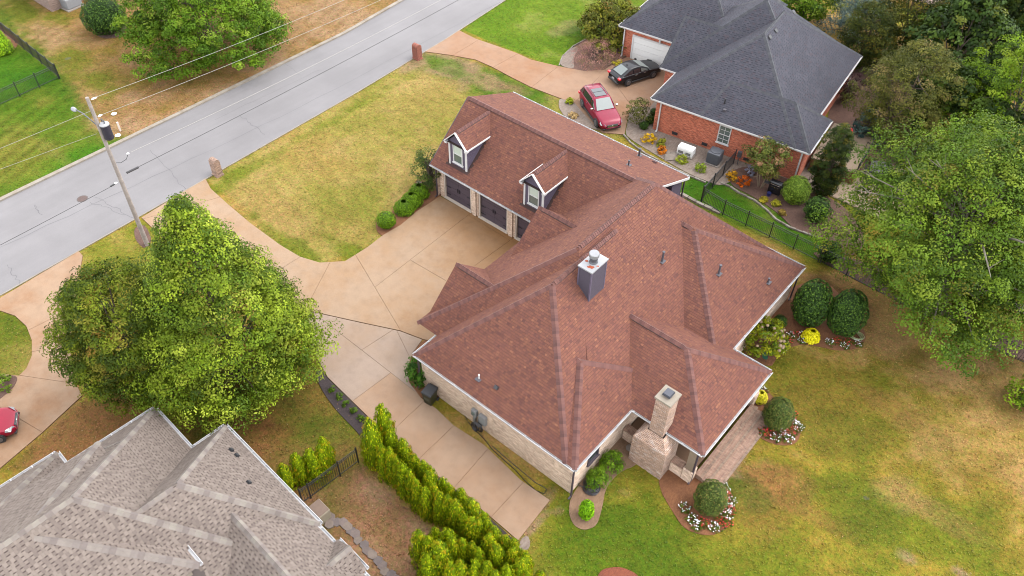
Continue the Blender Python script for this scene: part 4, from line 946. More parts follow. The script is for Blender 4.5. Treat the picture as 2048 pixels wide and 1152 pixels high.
# ================================================================== VEGETATION
def unit(v): return v/np.maximum(1e-6, np.linalg.norm(v, axis=-1, keepdims=True))
def leaf_arrays(P, N, T, size, aspect, cols, fold=.18):
    N = unit(N); T = unit(T - N*np.sum(T*N, -1, keepdims=True)); B = np.cross(N, T); s = size[:, None]
    v = np.stack([P-T*s*.5, P+B*s*aspect*.5+N*s*fold, P+T*s*.5, P-B*s*aspect*.5+N*s*fold], 1)
    n = len(P); f = np.arange(4*n).reshape(n, 4)
    return v.reshape(-1, 3), f, np.repeat(cols, 4, 0)
def prof(kind, t):
    t = np.clip(t, 0, 1)
    if kind == 'ovate': return np.sin(np.pi*np.clip(t, 0, 1)**.62)**.75*(1-.12*t)
    if kind == 'maple': return np.minimum(1, (t/.2+.25)**.6)*np.clip(1-((t-.2)/.81), 0, 1)**.9
    if kind == 'round': return np.sqrt(np.clip(1-(2*t-1)**2, 0, 1))
    if kind == 'dome': return np.sqrt(np.clip(1-(t*.96)**2, 0, 1))*np.minimum(1, .75+t*1.5)
    if kind == 'egg': return np.sqrt(np.clip(1-(2*t**.8-1)**2, 0, 1))
    if kind == 'cone': return np.clip(1-t, 0, 1)**.75*np.minimum(1, t/.06+.55)
    if kind == 'arb': return np.clip(1-t**2.3, 0, 1)**.7*np.minimum(1, t/.15+.75)
    if kind == 'vase': return np.clip(.35+.9*t, 0, 1)*np.sqrt(np.clip(1-(np.clip(t-.55, 0, 1)/.45)**2, 0, 1))
    if kind == 'spread': return np.sin(np.pi*np.clip(t, 0, 1)**.8)**.5
    return np.ones_like(t)
def pal_pick(g, n, pal):
    c = np.array([L(*p[0], KLEAF*(p[2] if len(p) > 2 else 1)) for p in pal]); w = np.array([p[1] for p in pal], float); return c[g.choice(len(c), n, p=w/w.sum())]
def clumpy(seed, h0, h1, rad, kind, nclump, per, ls, pal, aspect=.6, rc=(.35, .75), inner=.55, lump=.16, sx=1., sy=1., up=.6, outw=.6, rnd=.75, tipup=.1, flat=.75, gap=0., bright=(.72, 1.25), lean=(0, 0)):
    """crown made of leafy clumps spread through an uneven volume"""
    g = np.random.default_rng(seed)
    t = g.random(nclump*4); keep = g.random(nclump*4) < prof(kind, t)*.9+.1; t = t[keep][:nclump]; n = len(t)
    a = g.random(n)*2*np.pi; f = inner+(1-inner)*g.random(n)**.55
    lm = 1+lump*np.sin(a*3+seed+t*5)+lump*.8*np.sin(a*5-seed*2+t*9)+lump*.6*np.sin(t*17+seed)
    r = rad*prof(kind, t)*f*lm
    c = np.stack([r*np.cos(a)*sx+lean[0]*t, r*np.sin(a)*sy+lean[1]*t, h0+(h1-h0)*t], -1)
    if gap:
        k = vnoise(c[:, 0]/rad*3+seed, c[:, 1]/rad*3+c[:, 2]/rad*2, seed) > gap; c = c[k]; n = len(c)
    cr = g.uniform(*rc, n); tone = g.uniform(*bright, n)
    ci = np.repeat(np.arange(n), per); m = len(ci)
    d = g.normal(size=(m, 3)); d = unit(d); d[:, 2] = np.where(d[:, 2] < -.35, -d[:, 2]*.6, d[:, 2]); d = unit(d)*(.55+.45*g.random((m, 1))**.6)
    P = c[ci]+d*cr[ci][:, None]*np.array([1, 1, flat])
    mid = np.array([lean[0]*.5, lean[1]*.5, h0+(h1-h0)*.4]); out = unit(c[ci]-mid)
    N = out*outw*.5+np.array([0, 0, up*.5])+unit(g.normal(size=(m, 3)))*rnd*.6+d*.9
    T = unit(g.normal(size=(m, 3)))+np.array([0, 0, tipup])+d*.5
    col = pal_pick(g, n, pal)[ci]*tone[ci][:, None]*g.uniform(.82, 1.18, (m, 1))
    return c, leaf_arrays(P, N, T, ls*g.uniform(.7, 1.3, m), aspect, col)
def shell(seed, h0, h1, rad, kind, n, ls, pal, aspect=.6, thick=.12, sx=1., sy=1., up=.3, rnd=.45, tipup=.8, lump=.04, lumpn=5, bright=(.85, 1.15)):
    """closely leaved clipped shrub: leaves over the surface and a leafy core"""
    g = np.random.default_rng(seed)
    t = g.random(n*3); k = g.random(n*3) < prof(kind, t)*.95+.05; t = t[k][:n]; n = len(t); a = g.random(n)*2*np.pi
    lm = 1+lump*np.sin(a*lumpn+seed+t*7)+lump*np.sin(a*(lumpn+3)-t*13+seed)+lump*np.sin(t*23+a*2)
    f = 1-thick*g.random(n)**1.5
    r = rad*prof(kind, t)*lm*f; P = np.stack([r*np.cos(a)*sx, r*np.sin(a)*sy, h0+(h1-h0)*(.5+(t-.5)*(.94+.06*f))], -1)
    dt = .02; sl = (prof(kind, np.clip(t+dt, 0, 1))-prof(kind, np.clip(t-dt, 0, 1)))*rad/(2*dt*(h1-h0)); sl = np.clip(sl, -6, 3)
    N = unit(np.stack([np.cos(a), np.sin(a), -sl+up], -1))+unit(g.normal(size=(n, 3)))*rnd
    T = np.array([0, 0, tipup])+unit(g.normal(size=(n, 3)))*.8
    tone = .9+.2*vnoise(a*3+seed, t*8, seed); tone = tone*g.uniform(*bright, n)
    col = pal_pick(g, n, pal)*tone[:, None]*2.2
    v, q, c = leaf_arrays(P, N, T, ls*g.uniform(.7, 1.3, n), aspect, col)
    # core
    NT, NA = 9, 14; tt = np.linspace(0, 1, NT); aa = np.linspace(0, 2*np.pi, NA, endpoint=False)
    TT, AA = np.meshgrid(tt, aa, indexing='ij'); rr = np.maximum(.02, rad*prof(kind, TT)*(1-thick*1.2)*.97)
    cv = np.stack([rr*np.cos(AA)*sx, rr*np.sin(AA)*sy, h0+(h1-h0)*(.03+.93*TT)], -1).reshape(-1, 3)
    cq = np.array([[i*NA+j, i*NA+(j+1) % NA, (i+1)*NA+(j+1) % NA, (i+1)*NA+j] for i in range(NT-1) for j in range(NA)])
    cc = np.tile(np.array(L(*pal[0][0], KLEAF))*1.1, (len(cv), 1))
    return np.concatenate([v, cv]), np.concatenate([q, cq+len(v)]), np.concatenate([c, cc])
def merge(*arrs):
    vs_, qs, cs = [], [], []; n = 0
    for v, q, c in arrs: vs_.append(v); qs.append(q+n); cs.append(c); n += len(v)
    return np.concatenate(vs_), np.concatenate(qs), np.concatenate(cs)
def leafmesh(name, arr): return quick_mesh(name, arr[0], arr[1], arr[2], LEAF)
def limbs(root, h0, cl, seed, r0=.2, n=26, bark=BARK, multi=1, top=.8, h1=8.):
    g = random.Random(seed); m = MB(); pts = []
    tops = []
    for k in range(multi):
        a = 2*math.pi*k/multi+g.random(); off = (0 if multi == 1 else .12)
        x, y = off*math.cos(a), off*math.sin(a); tx, ty = (0, 0) if multi == 1 else (h1*.22*math.cos(a), h1*.22*math.sin(a))
        path = [(x, y, -.1), (x+tx*.3+g.uniform(-.05, .05), y+ty*.3, h0*.6+.1), (x+tx*.6, y+ty*.6, h0+(h1-h0)*.35), (x+tx, y+ty, h0+(h1-h0)*top)]
        m.tube(path, [r0, r0*.8, r0*.5, r0*.12], 7); tops.append(path)
    m.build('trunk', bark, root)
    b = MB(); idx = list(range(len(cl))); g.shuffle(idx)
    for i in idx[:n]:
        c = Vector(cl[i]); p = tops[g.randrange(multi)]; s = Vector(p[1]).lerp(Vector(p[2]), g.random()) if g.random() < .6 else Vector(p[2]).lerp(Vector(p[3]), g.random()*.8)
        if s.z > c.z: s.z = max(h0*.5, c.z-.6)
        mid = s.lerp(c, .5)+Vector((g.uniform(-.3, .3), g.uniform(-.3, .3), g.uniform(-.1, .4)))
        b.tube([s, mid, c], [r0*.3, r0*.2, r0*.06], 5, False)
    if n: b.build('branches', bark, root)
def bare(root, cl, seed, n, h0, h, bark):
    """grey dead limbs reaching out through the leaves"""
    g = random.Random(seed); m = MB(); cz = Vector((0, 0, h0+(h-h0)*.45))
    for i in range(n):
        c = Vector(cl[g.randrange(len(cl))])
        if c.z < h*.5: c.z = h*g.uniform(.55, .9)
        out = (c-cz).normalized(); tip = c+out*g.uniform(.7, 1.5)+Vector((0, 0, g.uniform(0, .5))); mid = cz.lerp(tip, .55)+Vector((g.uniform(-.4, .4), g.uniform(-.4, .4), .3))
        m.tube([cz.lerp(tip, .2), mid, tip], [.09, .06, .015], 5, False)
        for k in range(3):
            s_ = mid.lerp(tip, g.uniform(.2, .8)); m.tube([s_, s_+out*.5+Vector((g.uniform(-.7, .7), g.uniform(-.7, .7), g.uniform(0, .5)))], [.03, .008], 4, False)
    m.build('bare_limbs', bark, root)
def tree(name, label, px, h, rad, kind, pal, nclump, per, ls, seed, h0=.15, loc=None, group=None, bark=BARK, multi=1, r0=.2, nl=26, cat='tree', **kw):
    p = loc or at(*px); root = thing(name, label, cat, p, 0, group)
    cl, arr = clumpy(seed, h*h0, h, rad, kind, nclump, per, ls, pal, **kw)
    link('crown', leafmesh('crown', arr), root)
    limbs(root, h*h0, cl, seed, r0, nl, bark, multi, h1=h); return root, cl
GM = [((120, 144, 28), 4, .85), ((148, 168, 42), 4, .85), ((96, 122, 24), 3, .85), ((166, 180, 58), 2, .85), ((80, 106, 24), 1.5, .85)]
GMAG = [((108, 126, 26), 4, .92), ((134, 148, 34), 3.5, .92), ((76, 96, 22), 3.5, .92), ((152, 150, 50), 1.2, .92), ((150, 118, 46), .25, .92)]
GTOP = [((100, 138, 20), 4), ((125, 160, 30), 4), ((80, 115, 20), 3), ((150, 178, 52), 1.5)]
GOAK = [((98, 130, 26), 4, .95), ((122, 150, 36), 4, .95), ((78, 106, 26), 3.5, .95), ((144, 166, 48), 2, .95), ((134, 132, 42), .6, .95)]
GDARK = [((66, 94, 28), 4, 1.15), ((88, 114, 32), 3, 1.15), ((52, 76, 28), 3, 1.15), ((118, 128, 40), 1, 1.15)]
GBRT = [((122, 156, 24), 4, .9), ((146, 178, 34), 4, .9), ((94, 128, 22), 3, .9), ((164, 188, 52), 1.5, .9)]
GOLV = [((116, 120, 42), 4, 1.1), ((142, 140, 60), 4, 1.1), ((92, 98, 34), 3, 1.1), ((160, 142, 82), 1.2, 1.1)]
GSPR = [((130, 155, 150), 4), ((160, 182, 172), 3.5), ((105, 130, 125), 3)]
GARB = [((132, 156, 12), 4, .72), ((158, 172, 16), 3.5, .72), ((104, 132, 14), 3, .72), ((182, 172, 24), 2, .72), ((186, 150, 26), .8, .72)]
GHOL = [((48, 72, 24), 4), ((62, 88, 28), 3), ((38, 58, 24), 3), ((86, 112, 38), 1)]
GBOX = [((82, 112, 14), 4), ((104, 134, 18), 3), ((66, 94, 14), 3)]
GYEW = [((72, 86, 34), 4), ((92, 100, 42), 3), ((52, 70, 28), 3), ((112, 100, 52), 1)]
tree('maple_tree', 'big bright green maple with a pointed top between the two concrete drives', (480, 757), 13.0, 5.2, 'maple', GM, 1150, 95, .135, 11, .05, inner=.5, lump=.06, rc=(.38, .8), tipup=.5, flat=.75, up=.35, outw=.8, r0=.26, bright=(.62, 1.3))
tree('magnolia_tree', 'dense rounded olive green magnolia left of the big maple', (300, 770), 8.8, 3.15, 'egg', GMAG, 850, 62, .15, 23, .04, inner=.66, rc=(.3, .5), aspect=.42, up=.4, outw=.8, tipup=.6, lump=.1)
tree('street_tree', 'broad green tree on the straw-brown lawn across the street', (430, 105), 8.2, 6.7, 'dome', GTOP, 1200, 70, .17, 31, .1, inner=.5, up=.5, sx=.95)
sh1, cl1 = tree('shade_tree', 'largest spreading green tree, at the right edge behind the worn lawn', (1852, 622), 12.6, 6.4, 'spread', GOAK, 2000, 75, .14, 41, .12, inner=.4, lump=.24, gap=.12, bark=BARKG, r0=.3, nl=80, up=.6, rc=(.4, .85))
sh2, cl2 = tree('shade_tree', 'loose green tree with bare grey branches by the pale patio at the right edge', (2035, 600), 11.0, 5.6, 'spread', GOAK, 950, 80, .15, 47, .18, inner=.4, lump=.25, gap=.22, bark=BARKG, r0=.26, nl=110, multi=4, up=.6, rc=(.4, .8))
bare(sh1, cl1, 5, 14, 2, 12.6, BARKG); bare(sh2, cl2, 6, 26, 2.6, 10.5, BARKG)
tree('feathery_tree', 'tall feathery bright yellow-green tree at the upper right edge', (1978, 325), 11.5, 5.6, 'maple', GBRT, 650, 75, .15, 53, .1, inner=.5, lump=.2, gap=.22, bark=BARKG, r0=.2, nl=50, up=.3, rc=(.3, .7), tipup=1.)
tree('feathery_tree', 'olive-brown leaved tree beside the right end of the grey roof', (1778, 292), 8.4, 3.2, 'egg', GOLV, 420, 75, .13, 59, .1, inner=.6, up=.5)
tree('evergreen_tree', 'dark green tree behind the olive-brown one', (1880, 190), 9.5, 4.6, 'ovate', GDARK, 420, 40, .3, 61, .05, inner=.6)
tree('evergreen_tree', 'dark shaded tree between the olive-brown and the feathery trees', (1890, 300), 6.5, 3.6, 'round', GDARK, 300, 40, .28, 62, .05, inner=.5)
tree('evergreen_tree', 'bronze-tipped dark magnolia beside the top corner of the grey roof', (1716, 132), 5.6, 2.1, 'egg', [((76, 90, 26), 4), ((102, 106, 32), 3), ((56, 70, 24), 3), ((140, 124, 40), .7)], 300, 46, .18, 63, .05, inner=.6, aspect=.42)
tree('evergreen_tree', 'tall bronze-green magnolia right of the blue spruce at the top edge', (1800, 110), 8.2, 2.7, 'egg', [((84, 96, 24), 4), ((108, 112, 32), 3), ((60, 76, 24), 3), ((145, 128, 40), .8)], 380, 46, .19, 64, .05, inner=.6, aspect=.42)
tree('blue_spruce', 'pale blue spruce at the top edge behind the bronze magnolia', (1712, 70), 8.0, 3.2, 'cone', GSPR, 300, 44, .2, 65, .03, inner=.5, aspect=.35, up=.4, outw=.9, cat='tree')
tree('evergreen_tree', 'dark green tree at the top right corner of the view', (2040, 130), 11, 5, 'ovate', GDARK, 420, 40, .3, 66, .05, inner=.6)
tree('evergreen_tree', 'dark green tree left of the top right corner, behind the feathery one', (1950, 110), 8.5, 4.0, 'ovate', [((70, 92, 28), 4), ((96, 112, 32), 3), ((54, 72, 26), 3)], 360, 40, .28, 67, .05, inner=.6)
tree('leafy_tree', 'small green tree behind the top of the grey roof', (1600, 42), 4.2, 2.4, 'round', GTOP, 200, 36, .22, 68, .05, inner=.5)
tree('blue_spruce', 'small teal blue spruce beside the raised deck', (1718, 290), 3.6, 1.3, 'cone', [((90, 125, 115), 4), ((120, 155, 140), 3), ((70, 100, 95), 3)], 120, 40, .15, 69, .03, inner=.5, aspect=.35, rc=(.15, .35), cat='tree')
tree('evergreen_tree', 'narrow dark magnolia against the right corner of the red brick house', (1640, 392), 6.0, 1.02, 'egg', [((66, 86, 28), 4), ((90, 104, 34), 3), ((48, 66, 24), 3), ((132, 124, 40), .7)], 420, 46, .13, 70, .03, inner=.6, aspect=.42, rc=(.15, .32))
tree('purple_shrub', 'dark purple twiggy shrub under the olive-brown tree', (1690, 205), 2.6, 1.1, 'vase', [((70, 38, 44), 4), ((95, 60, 62), 3)], 50, 30, .13, 71, .1, rc=(.15, .3), cat='shrub')
tree('crape_myrtle', 'multi-stemmed crape myrtle with pinkish tips against the red brick wall', (1520, 374), 3.6, 1.75, 'vase', [((112, 122, 44), 4), ((140, 140, 62), 3), ((172, 130, 96), 1.6), ((86, 100, 36), 2)], 130, 40, .14, 72, .32, rc=(.2, .45), inner=.3, bark=M('crape_bark', L(205, 178, 150), .8, .15), multi=4, r0=.06, nl=14)
tree('olive_tree', 'olive-yellow leaved tree beside the red brick garage at the top', (1222, 82), 3.7, 2.9, 'dome', [((132, 138, 34), 4), ((158, 152, 52), 3), ((102, 108, 30), 3), ((170, 140, 60), 1)], 260, 40, .22, 73, .1, inner=.5)
tree('barberry_shrub', 'sprawling reddish twiggy shrub in the bed beside the far drive', (1190, 124), 1.8, 2.0, 'dome', [((176, 122, 112), 4, .8), ((196, 146, 132), 3, .8), ((150, 116, 84), 2, .8), ((132, 128, 62), .8, .8)], 260, 30, .1, 74, .05, rc=(.2, .4), aspect=.25, cat='shrub', nl=40, r0=.04)
tree('leafy_shrub', 'small loose green tree beside the nose of the red car', (1273, 243), 1.9, 1.05, 'dome', [((120, 122, 56), 4), ((145, 142, 78), 3), ((96, 100, 46), 2)], 70, 34, .11, 75, .15, rc=(.15, .35), r0=.04, nl=10)
tree('tall_shrub', 'tall feathery green shrub at the left corner of the garage', (862, 376), 3.3, 1.1, 'egg', [((96, 116, 44), 4), ((122, 136, 62), 3), ((74, 96, 38), 3)], 110, 40, .16, 76, .05, aspect=.28, rc=(.2, .4), tipup=1.6, cat='shrub')
tree('leafy_shrub', 'bright bush at the very right edge of the back lawn', (2056, 812), 1.7, 1.2, 'round', GBRT, 70, 36, .14, 77, .05, rc=(.2, .4), cat='shrub')
def shrub(name, label, px, h, rad, kind, pal, n, ls, seed, loc=None, group=None, cat='shrub', **kw):
    p = loc or at(*px); root = thing(name, label, cat, p, kw.pop('rz', 0.), group)
    link('foliage', leafmesh('foliage', shell(seed, .02, h, rad, kind, n, ls, pal, **kw)), root)
    MB().tube([(0, 0, -.1), (0, 0, h*.45)], .035, 6).build('stem', BARK, root); return root
shrub('dark_holly', 'dark green rounded bush by the air conditioner across the street', (217, 62), 3.3, 1.85, 'egg', GHOL, 3600, .16, 81, lump=.04)
shrub('clipped_conifer', 'tall clipped yellow-green conifer at the left edge behind the black fence', (0, 103), 3.6, 1.25, 'cone', [((105, 145, 14), 4), ((130, 162, 22), 3)], 2600, .12, 82)
shrub('low_shrub', 'low clipped green shrub at the foot of the left edge conifer', (12, 104), .8, .75, 'dome', GBOX, 900, .1, 83)
shrub('dark_holly', 'left of the two big dark egg-shaped hollies by the back corner of the house', (1611, 642), 3.4, 1.12, 'egg', GHOL, 4200, .13, 84, lump=.035)
shrub('dark_holly', 'right of the two big dark egg-shaped hollies, beside the coiled green hose', (1680, 660), 3.3, 1.14, 'egg', GHOL, 4200, .13, 85, lump=.035)
shrub('box_ball', 'small dark clipped ball shrub near the hydrangea', (1557, 652), .85, .42, 'round', GHOL, 900, .07, 86)
shrub('box_ball', 'tiny dark ball shrub tucked behind the hydrangea', (1537, 662), .6, .3, 'round', GHOL, 500, .07, 87)
shrub('golden_shrub', 'round lemon yellow shrub between the two dark hollies', (1620, 678), .75, .55, 'dome', [((215, 205, 12), 4), ((228, 218, 40), 3), ((185, 175, 10), 2)], 1300, .09, 88, tipup=.2)
shrub('golden_shrub', 'small yellow-green shrub half under the porch eave', (1519, 800), .7, .42, 'dome', [((205, 196, 40), 4), ((218, 205, 70), 3), ((170, 165, 30), 2)], 900, .09, 89, tipup=.2)
shrub('yew_cone', 'dark rounded conical shrub ringed with flowers right of the brick steps', (1549, 848), 2.1, .82, 'egg', GYEW, 4200, .08, 90)
shrub('yew_cone', 'dark rounded conical shrub ringed with flowers at the foot of the brick steps', (1414, 1016), 2.2, .82, 'egg', GYEW, 4200, .08, 91)
shrub('upright_shrub', 'small upright bright green shrub beside the coiled black hose', (1171, 1034), 1.5, .38, 'egg', [((98, 142, 8), 4), ((120, 160, 12), 3), ((80, 122, 10), 2)], 1500, .08, 92)
for k, (px, lab) in enumerate((((1194, 965), 'feathery bright green fern shrub nearer the coiled black hose'), ((1222, 933), 'feathery bright green fern shrub nearer the brick fireplace'))):
    tree('fern_shrub', lab, px, 1.0, .58, 'dome', [((112, 152, 20), 4), ((136, 172, 34), 3), ((90, 128, 18), 3)], 70, 34, .11, 93+k, .02, aspect=.3, rc=(.12, .25), tipup=.9, cat='shrub', nl=0, r0=.03)
tree('leafy_shrub', 'glossy green bush at the left corner of the brick wall by the bin', (842, 757), 1.5, .75, 'round', [((70, 118, 22), 4), ((96, 142, 40), 3), ((52, 94, 20), 3)], 80, 34, .12, 96, .03, rc=(.15, .3), cat='shrub', nl=0, r0=.04)
shrub('box_ball', 'round clipped boxwood ball at the curve of the concrete drive', (774, 453), 1.15, .66, 'round', GBOX, 2400, .08, 97)
for k, (px, r_, lab) in enumerate((((809, 424), .62, 'lowest lobe of the clipped hedge mound beside the garage drive'), ((824, 409), .64, 'middle lobe of the clipped hedge mound beside the garage drive'), ((839, 392), .62, 'upper lobe of the clipped hedge mound beside the garage drive'))):
    shrub('box_mound', lab, px, 1.0, r_+.1, 'dome', GBOX, 2000, .08, 98+k, sx=1.1, rz=.4)
shrub('conical_shrub', 'light green conical shrub right of the crape myrtle', (1586, 402), 2.1, .98, 'egg', [((106, 132, 40), 4), ((128, 150, 54), 3), ((84, 110, 34), 3)], 2600, .11, 102)
shrub('dark_shrub', 'dark bushy shrub left of the largest tree', (1628, 440), 1.9, .85, 'round', GHOL, 1800, .13, 103, lump=.1)
shrub('dark_shrub', 'dark shrub against the black fence under the largest tree', (1655, 520), 1.5, .7, 'round', GHOL, 1500, .13, 104, lump=.1)
for k, (px, r_, lab) in enumerate((((1287, 258), .38, 'dark ball shrub nearest the yellow shrub by the red brick corner'), ((1299, 247), .38, 'middle dark ball shrub by the red brick corner'), ((1307, 232), .33, 'dark ball shrub farthest up beside the red brick corner'))):
    shrub('box_ball', lab, px, .7, r_, 'round', GHOL, 700, .07, 105+k)
for k, (px, r_, h, c, lab) in enumerate([((1297, 285), .52, .75, (222, 176, 12), 'bright yellow shrub by the red brick corner downspout'), ((1324, 306), .34, .55, (205, 120, 30), 'small orange shrub in the gravel bed'), ((1322, 290), .36, .5, (140, 140, 40), 'small green shrub beside the orange one in the gravel'),
        ((1363, 324), .42, .6, (150, 160, 40), 'green shrub in front of the white generator'), ((1402, 341), .42, .62, (140, 160, 45), 'green shrub in front of the grey air conditioner'), ((1463, 358), .44, .65, (205, 150, 30), 'golden orange shrub just inside the black fence'), ((1487, 370), .52, .7, (205, 96, 16), 'deep orange shrub beside the crape myrtle'),
        ((1527, 402), .26, .3, (165, 150, 40), 'tiny yellow-green plant nearest the black barbecue'), ((1551, 410), .28, .35, (160, 155, 40), 'tiny yellow-green plant in front of the conical shrub'), ((1563, 428), .22, .3, (150, 125, 55), 'tiny plant lowest in the mulch bed'), ((1237, 130), .42, .4, (225, 210, 60), 'yellow plant beside the black car'), ((1139, 206), .3, .4, (150, 160, 30), 'small yellow-green shrub behind the red car'), ((1145, 234), .4, .3, (190, 160, 110), 'dry straw-coloured tuft beside the red car'), ((1233, 94), .35, .45, (70, 95, 25), 'small dark shrub nearest the far garage corner'), ((1222, 104), .35, .45, (80, 105, 28), 'small green shrub by the far garage bed'), ((8, 772), .6, .7, (95, 118, 28), 'small green shrub at the left edge beside the drive')]):
    p2 = [(c, 4, .65), (tuple(min(255, int(v*1.12)+6) for v in c), 3, .65), (tuple(int(v*.8) for v in c), 2, .65)]
    tree('small_shrub', lab, px, h, r_, 'dome', p2, 34, 26, .09, 110+k, .03, rc=(.08, .16), cat='shrub', nl=0, r0=.02, tipup=.6)
for k, px in enumerate(((665, 781), (680, 795), (693, 811), (708, 824), (722, 838))):
    tree('young_plant', 'small green plant spaced along the dark mulch strip, number %s down the drive' % ('one', 'two', 'three', 'four', 'five')[k], px, .32, .19, 'dome', [((96, 128, 30), 4), ((120, 148, 42), 2)], 14, 18, .08, 130+k, .03, rc=(.05, .1), cat='plant', nl=0, r0=.012, group='plants along the dark mulch strip')
# --- arborvitae hedge
arbs = []
for v in range(5):
    g = np.random.default_rng(200+v)
    a0 = shell(200+v, .02, .98, .45, 'arb', 700, .05, GARB, aspect=.5, thick=.2, tipup=1.6, up=.1, rnd=.5, lump=.05, lumpn=4)
    _, a2 = clumpy(300+v, .03, .97, .47, 'arb', 150, 20, .05, GARB, aspect=.5, rc=(.05, .09), inner=.88, lump=.06, up=.1, outw=1.4, rnd=.45, tipup=1.6, flat=.45, bright=(.7, 1.2))
    a1 = merge(a0, a2)
    arbs.append(leafmesh('foliage', a1))
STEM = MB().tube([(0, 0, -.1), (0, 0, .5)], .03, 6).mesh('stem', BARK)
def arb(topx, topy, h, dia, k, label, group):
    p = at(topx, topy, h); p.z = 0
    root = thing('arborvitae', label, 'shrub', p, k*1.7, group)
    o = link('foliage', arbs[k % 5], root); o.scale = (dia*1.27, dia*1.27, h*1.0); s = link('stem', STEM, root); s.scale = (1, 1, h)
hed = [(110, 168, 4.2, 1.05), (185, 78, 3.9, 1.0), (245, 250, 2.9, .8), (185, 325, 3.3, .7), (240, 350, 3.3, .7), (280, 405, 2.9, .62), (318, 298, 2.6, .85), (318, 435, 3.2, .75), (365, 485, 3.1, .65), (405, 545, 3.0, .65), (390, 395, 2.5, .75), (450, 435, 2.5, .8), (460, 590, 3.0, .75), (485, 495, 2.7, .85), (515, 570, 2.9, .68), (550, 622, 3.0, .75), (495, 470, 2.4, .65), (575, 540, 2.3, .75), (600, 645, 2.9, .68), (615, 585, 2.3, .7),
       (650, 672, 2.9, .85), (685, 608, 2.3, .78), (705, 755, 2.6, .65), (750, 675, 2.3, .95), (755, 785, 2.6, .9), (790, 790, 2.5, .75), (825, 750, 2.3, .7), (845, 800, 2.3, .7), (890, 842, 2.3, .8), (860, 890, 2.6, .85), (960, 900, 2.1, .75), (1010, 922, 2.0, .75)]
ordw = ['first', 'second', 'third', 'fourth', 'fifth', 'sixth', 'seventh', 'eighth', 'ninth', 'tenth', 'eleventh', 'twelfth', 'thirteenth', 'fourteenth', 'fifteenth', 'sixteenth', 'seventeenth', 'eighteenth', 'nineteenth', 'twentieth', 'twenty-first', 'twenty-second']
def hedge(items, nrow, names, tail, group, k0):
    P_ = []
    for k, (tx, ty, h, d) in enumerate(items):
        q = (700+tx/3.0975, 780+ty/3.0975); P_.append((at(*q, h), q, h, d, k))
    xs = np.array([p[0].x for p in P_]); ys = np.array([p[0].y for p in P_]); sl, ic = np.polyfit(xs, ys, 1); off = ys-(sl*xs+ic)
    order = np.argsort(off); row = np.empty(len(P_), int)
    for r_, ch in enumerate(np.array_split(order, nrow)): row[ch] = r_
    for r_ in range(nrow):
        mem = sorted([i for i in range(len(P_)) if row[i] == r_], key=lambda i: P_[i][0].x)
        for j, i in enumerate(mem):
            _, q, h, d, k = P_[i]; arb(q[0], q[1], h, d, k+k0, '%s arborvitae from the left in %s %s' % (ordw[j], names[r_], tail), group)
hedge(hed, 2, ['the yard-side row', 'the drive-side row'], 'of the hedge along the drive', 'arborvitae hedge along the drive', 0)
hed2 = [(415, 862, 3.2, .85), (480, 905, 3.2, .9), (545, 935, 3.3, 1.15), (522, 852, 2.4, .75), (600, 858, 2.5, 1.0), (630, 910, 2.9, .8), (695, 915, 2.8, .7), (752, 935, 2.6, .65), (795, 975, 2.7, .7), (770, 1040, 2.9, .75), (905, 955, 2.7, .9), (1010, 978, 2.4, .85), (1080, 995, 2.3, .8), (1062, 1042, 2.6, .95), (975, 1080, 2.7, .8), (1180, 1120, 1.9, .6), (1100, 1125, 2.4, .7), (680, 1050, 3.0, .8), (850, 1060, 2.8, .8), (470, 1000, 3.1, .9), (900, 1120, 2.8, .8), (620, 1060, 3., .8)]
hedge(hed2, 2, ['the front row', 'the back row'], 'of the bottom-edge hedge block', 'arborvitae block at the bottom edge', 3)
for k, (tx, ty, h, d, lab) in enumerate([(965, 322, 2.3, .8, 'arborvitae nearest the tan roof in the short row by the black fence'), (1060, 240, 2.5, .85, 'second arborvitae from the tan roof by the black fence'), (1165, 208, 2.6, .85, 'third arborvitae from the tan roof by the black fence'), (1240, 180, 2.5, .7, 'front shrub of the pair ending the short row by the black fence'), (1262, 122, 2.6, .8, 'back shrub of the pair ending the short row by the black fence')]):
    arb(300+tx/3.693, 840+ty/3.693, h, d, k, lab, 'short arborvitae row by the fence')
# --- hydrangea with papery flower heads
hy, cl = tree('hydrangea', 'yellow-green hydrangea tree with papery cream flower heads beside the back wall', (1523, 700), 2.2, 1.3, 'dome', [((165, 170, 20), 4), ((188, 188, 40), 3), ((128, 146, 24), 3), ((105, 130, 30), 1)], 130, 34, .13, 150, .25, rc=(.15, .35), cat='shrub', r0=.05, nl=12, bark=BARK)
g = random.Random(5); FLM = M('papery_flower', L(222, 190, 150), .9, .2, 20)
head = MB().lathe([(.03, -.06), (.1, -.02), (.105, .03), (.06, .085), (.01, .1)], n=9).mesh('flower_head', FLM)
for i in range(26):
    a = g.random()*6.283; r_ = 1.25*math.sqrt(g.random()); o = link('flower_head', head, hy); o.location = (r_*math.cos(a), r_*math.sin(a), 2.2*math.sqrt(max(.05, 1-(r_/1.5)**2))*.98); s = g.uniform(.8, 1.3); o.scale = (s, s, s)
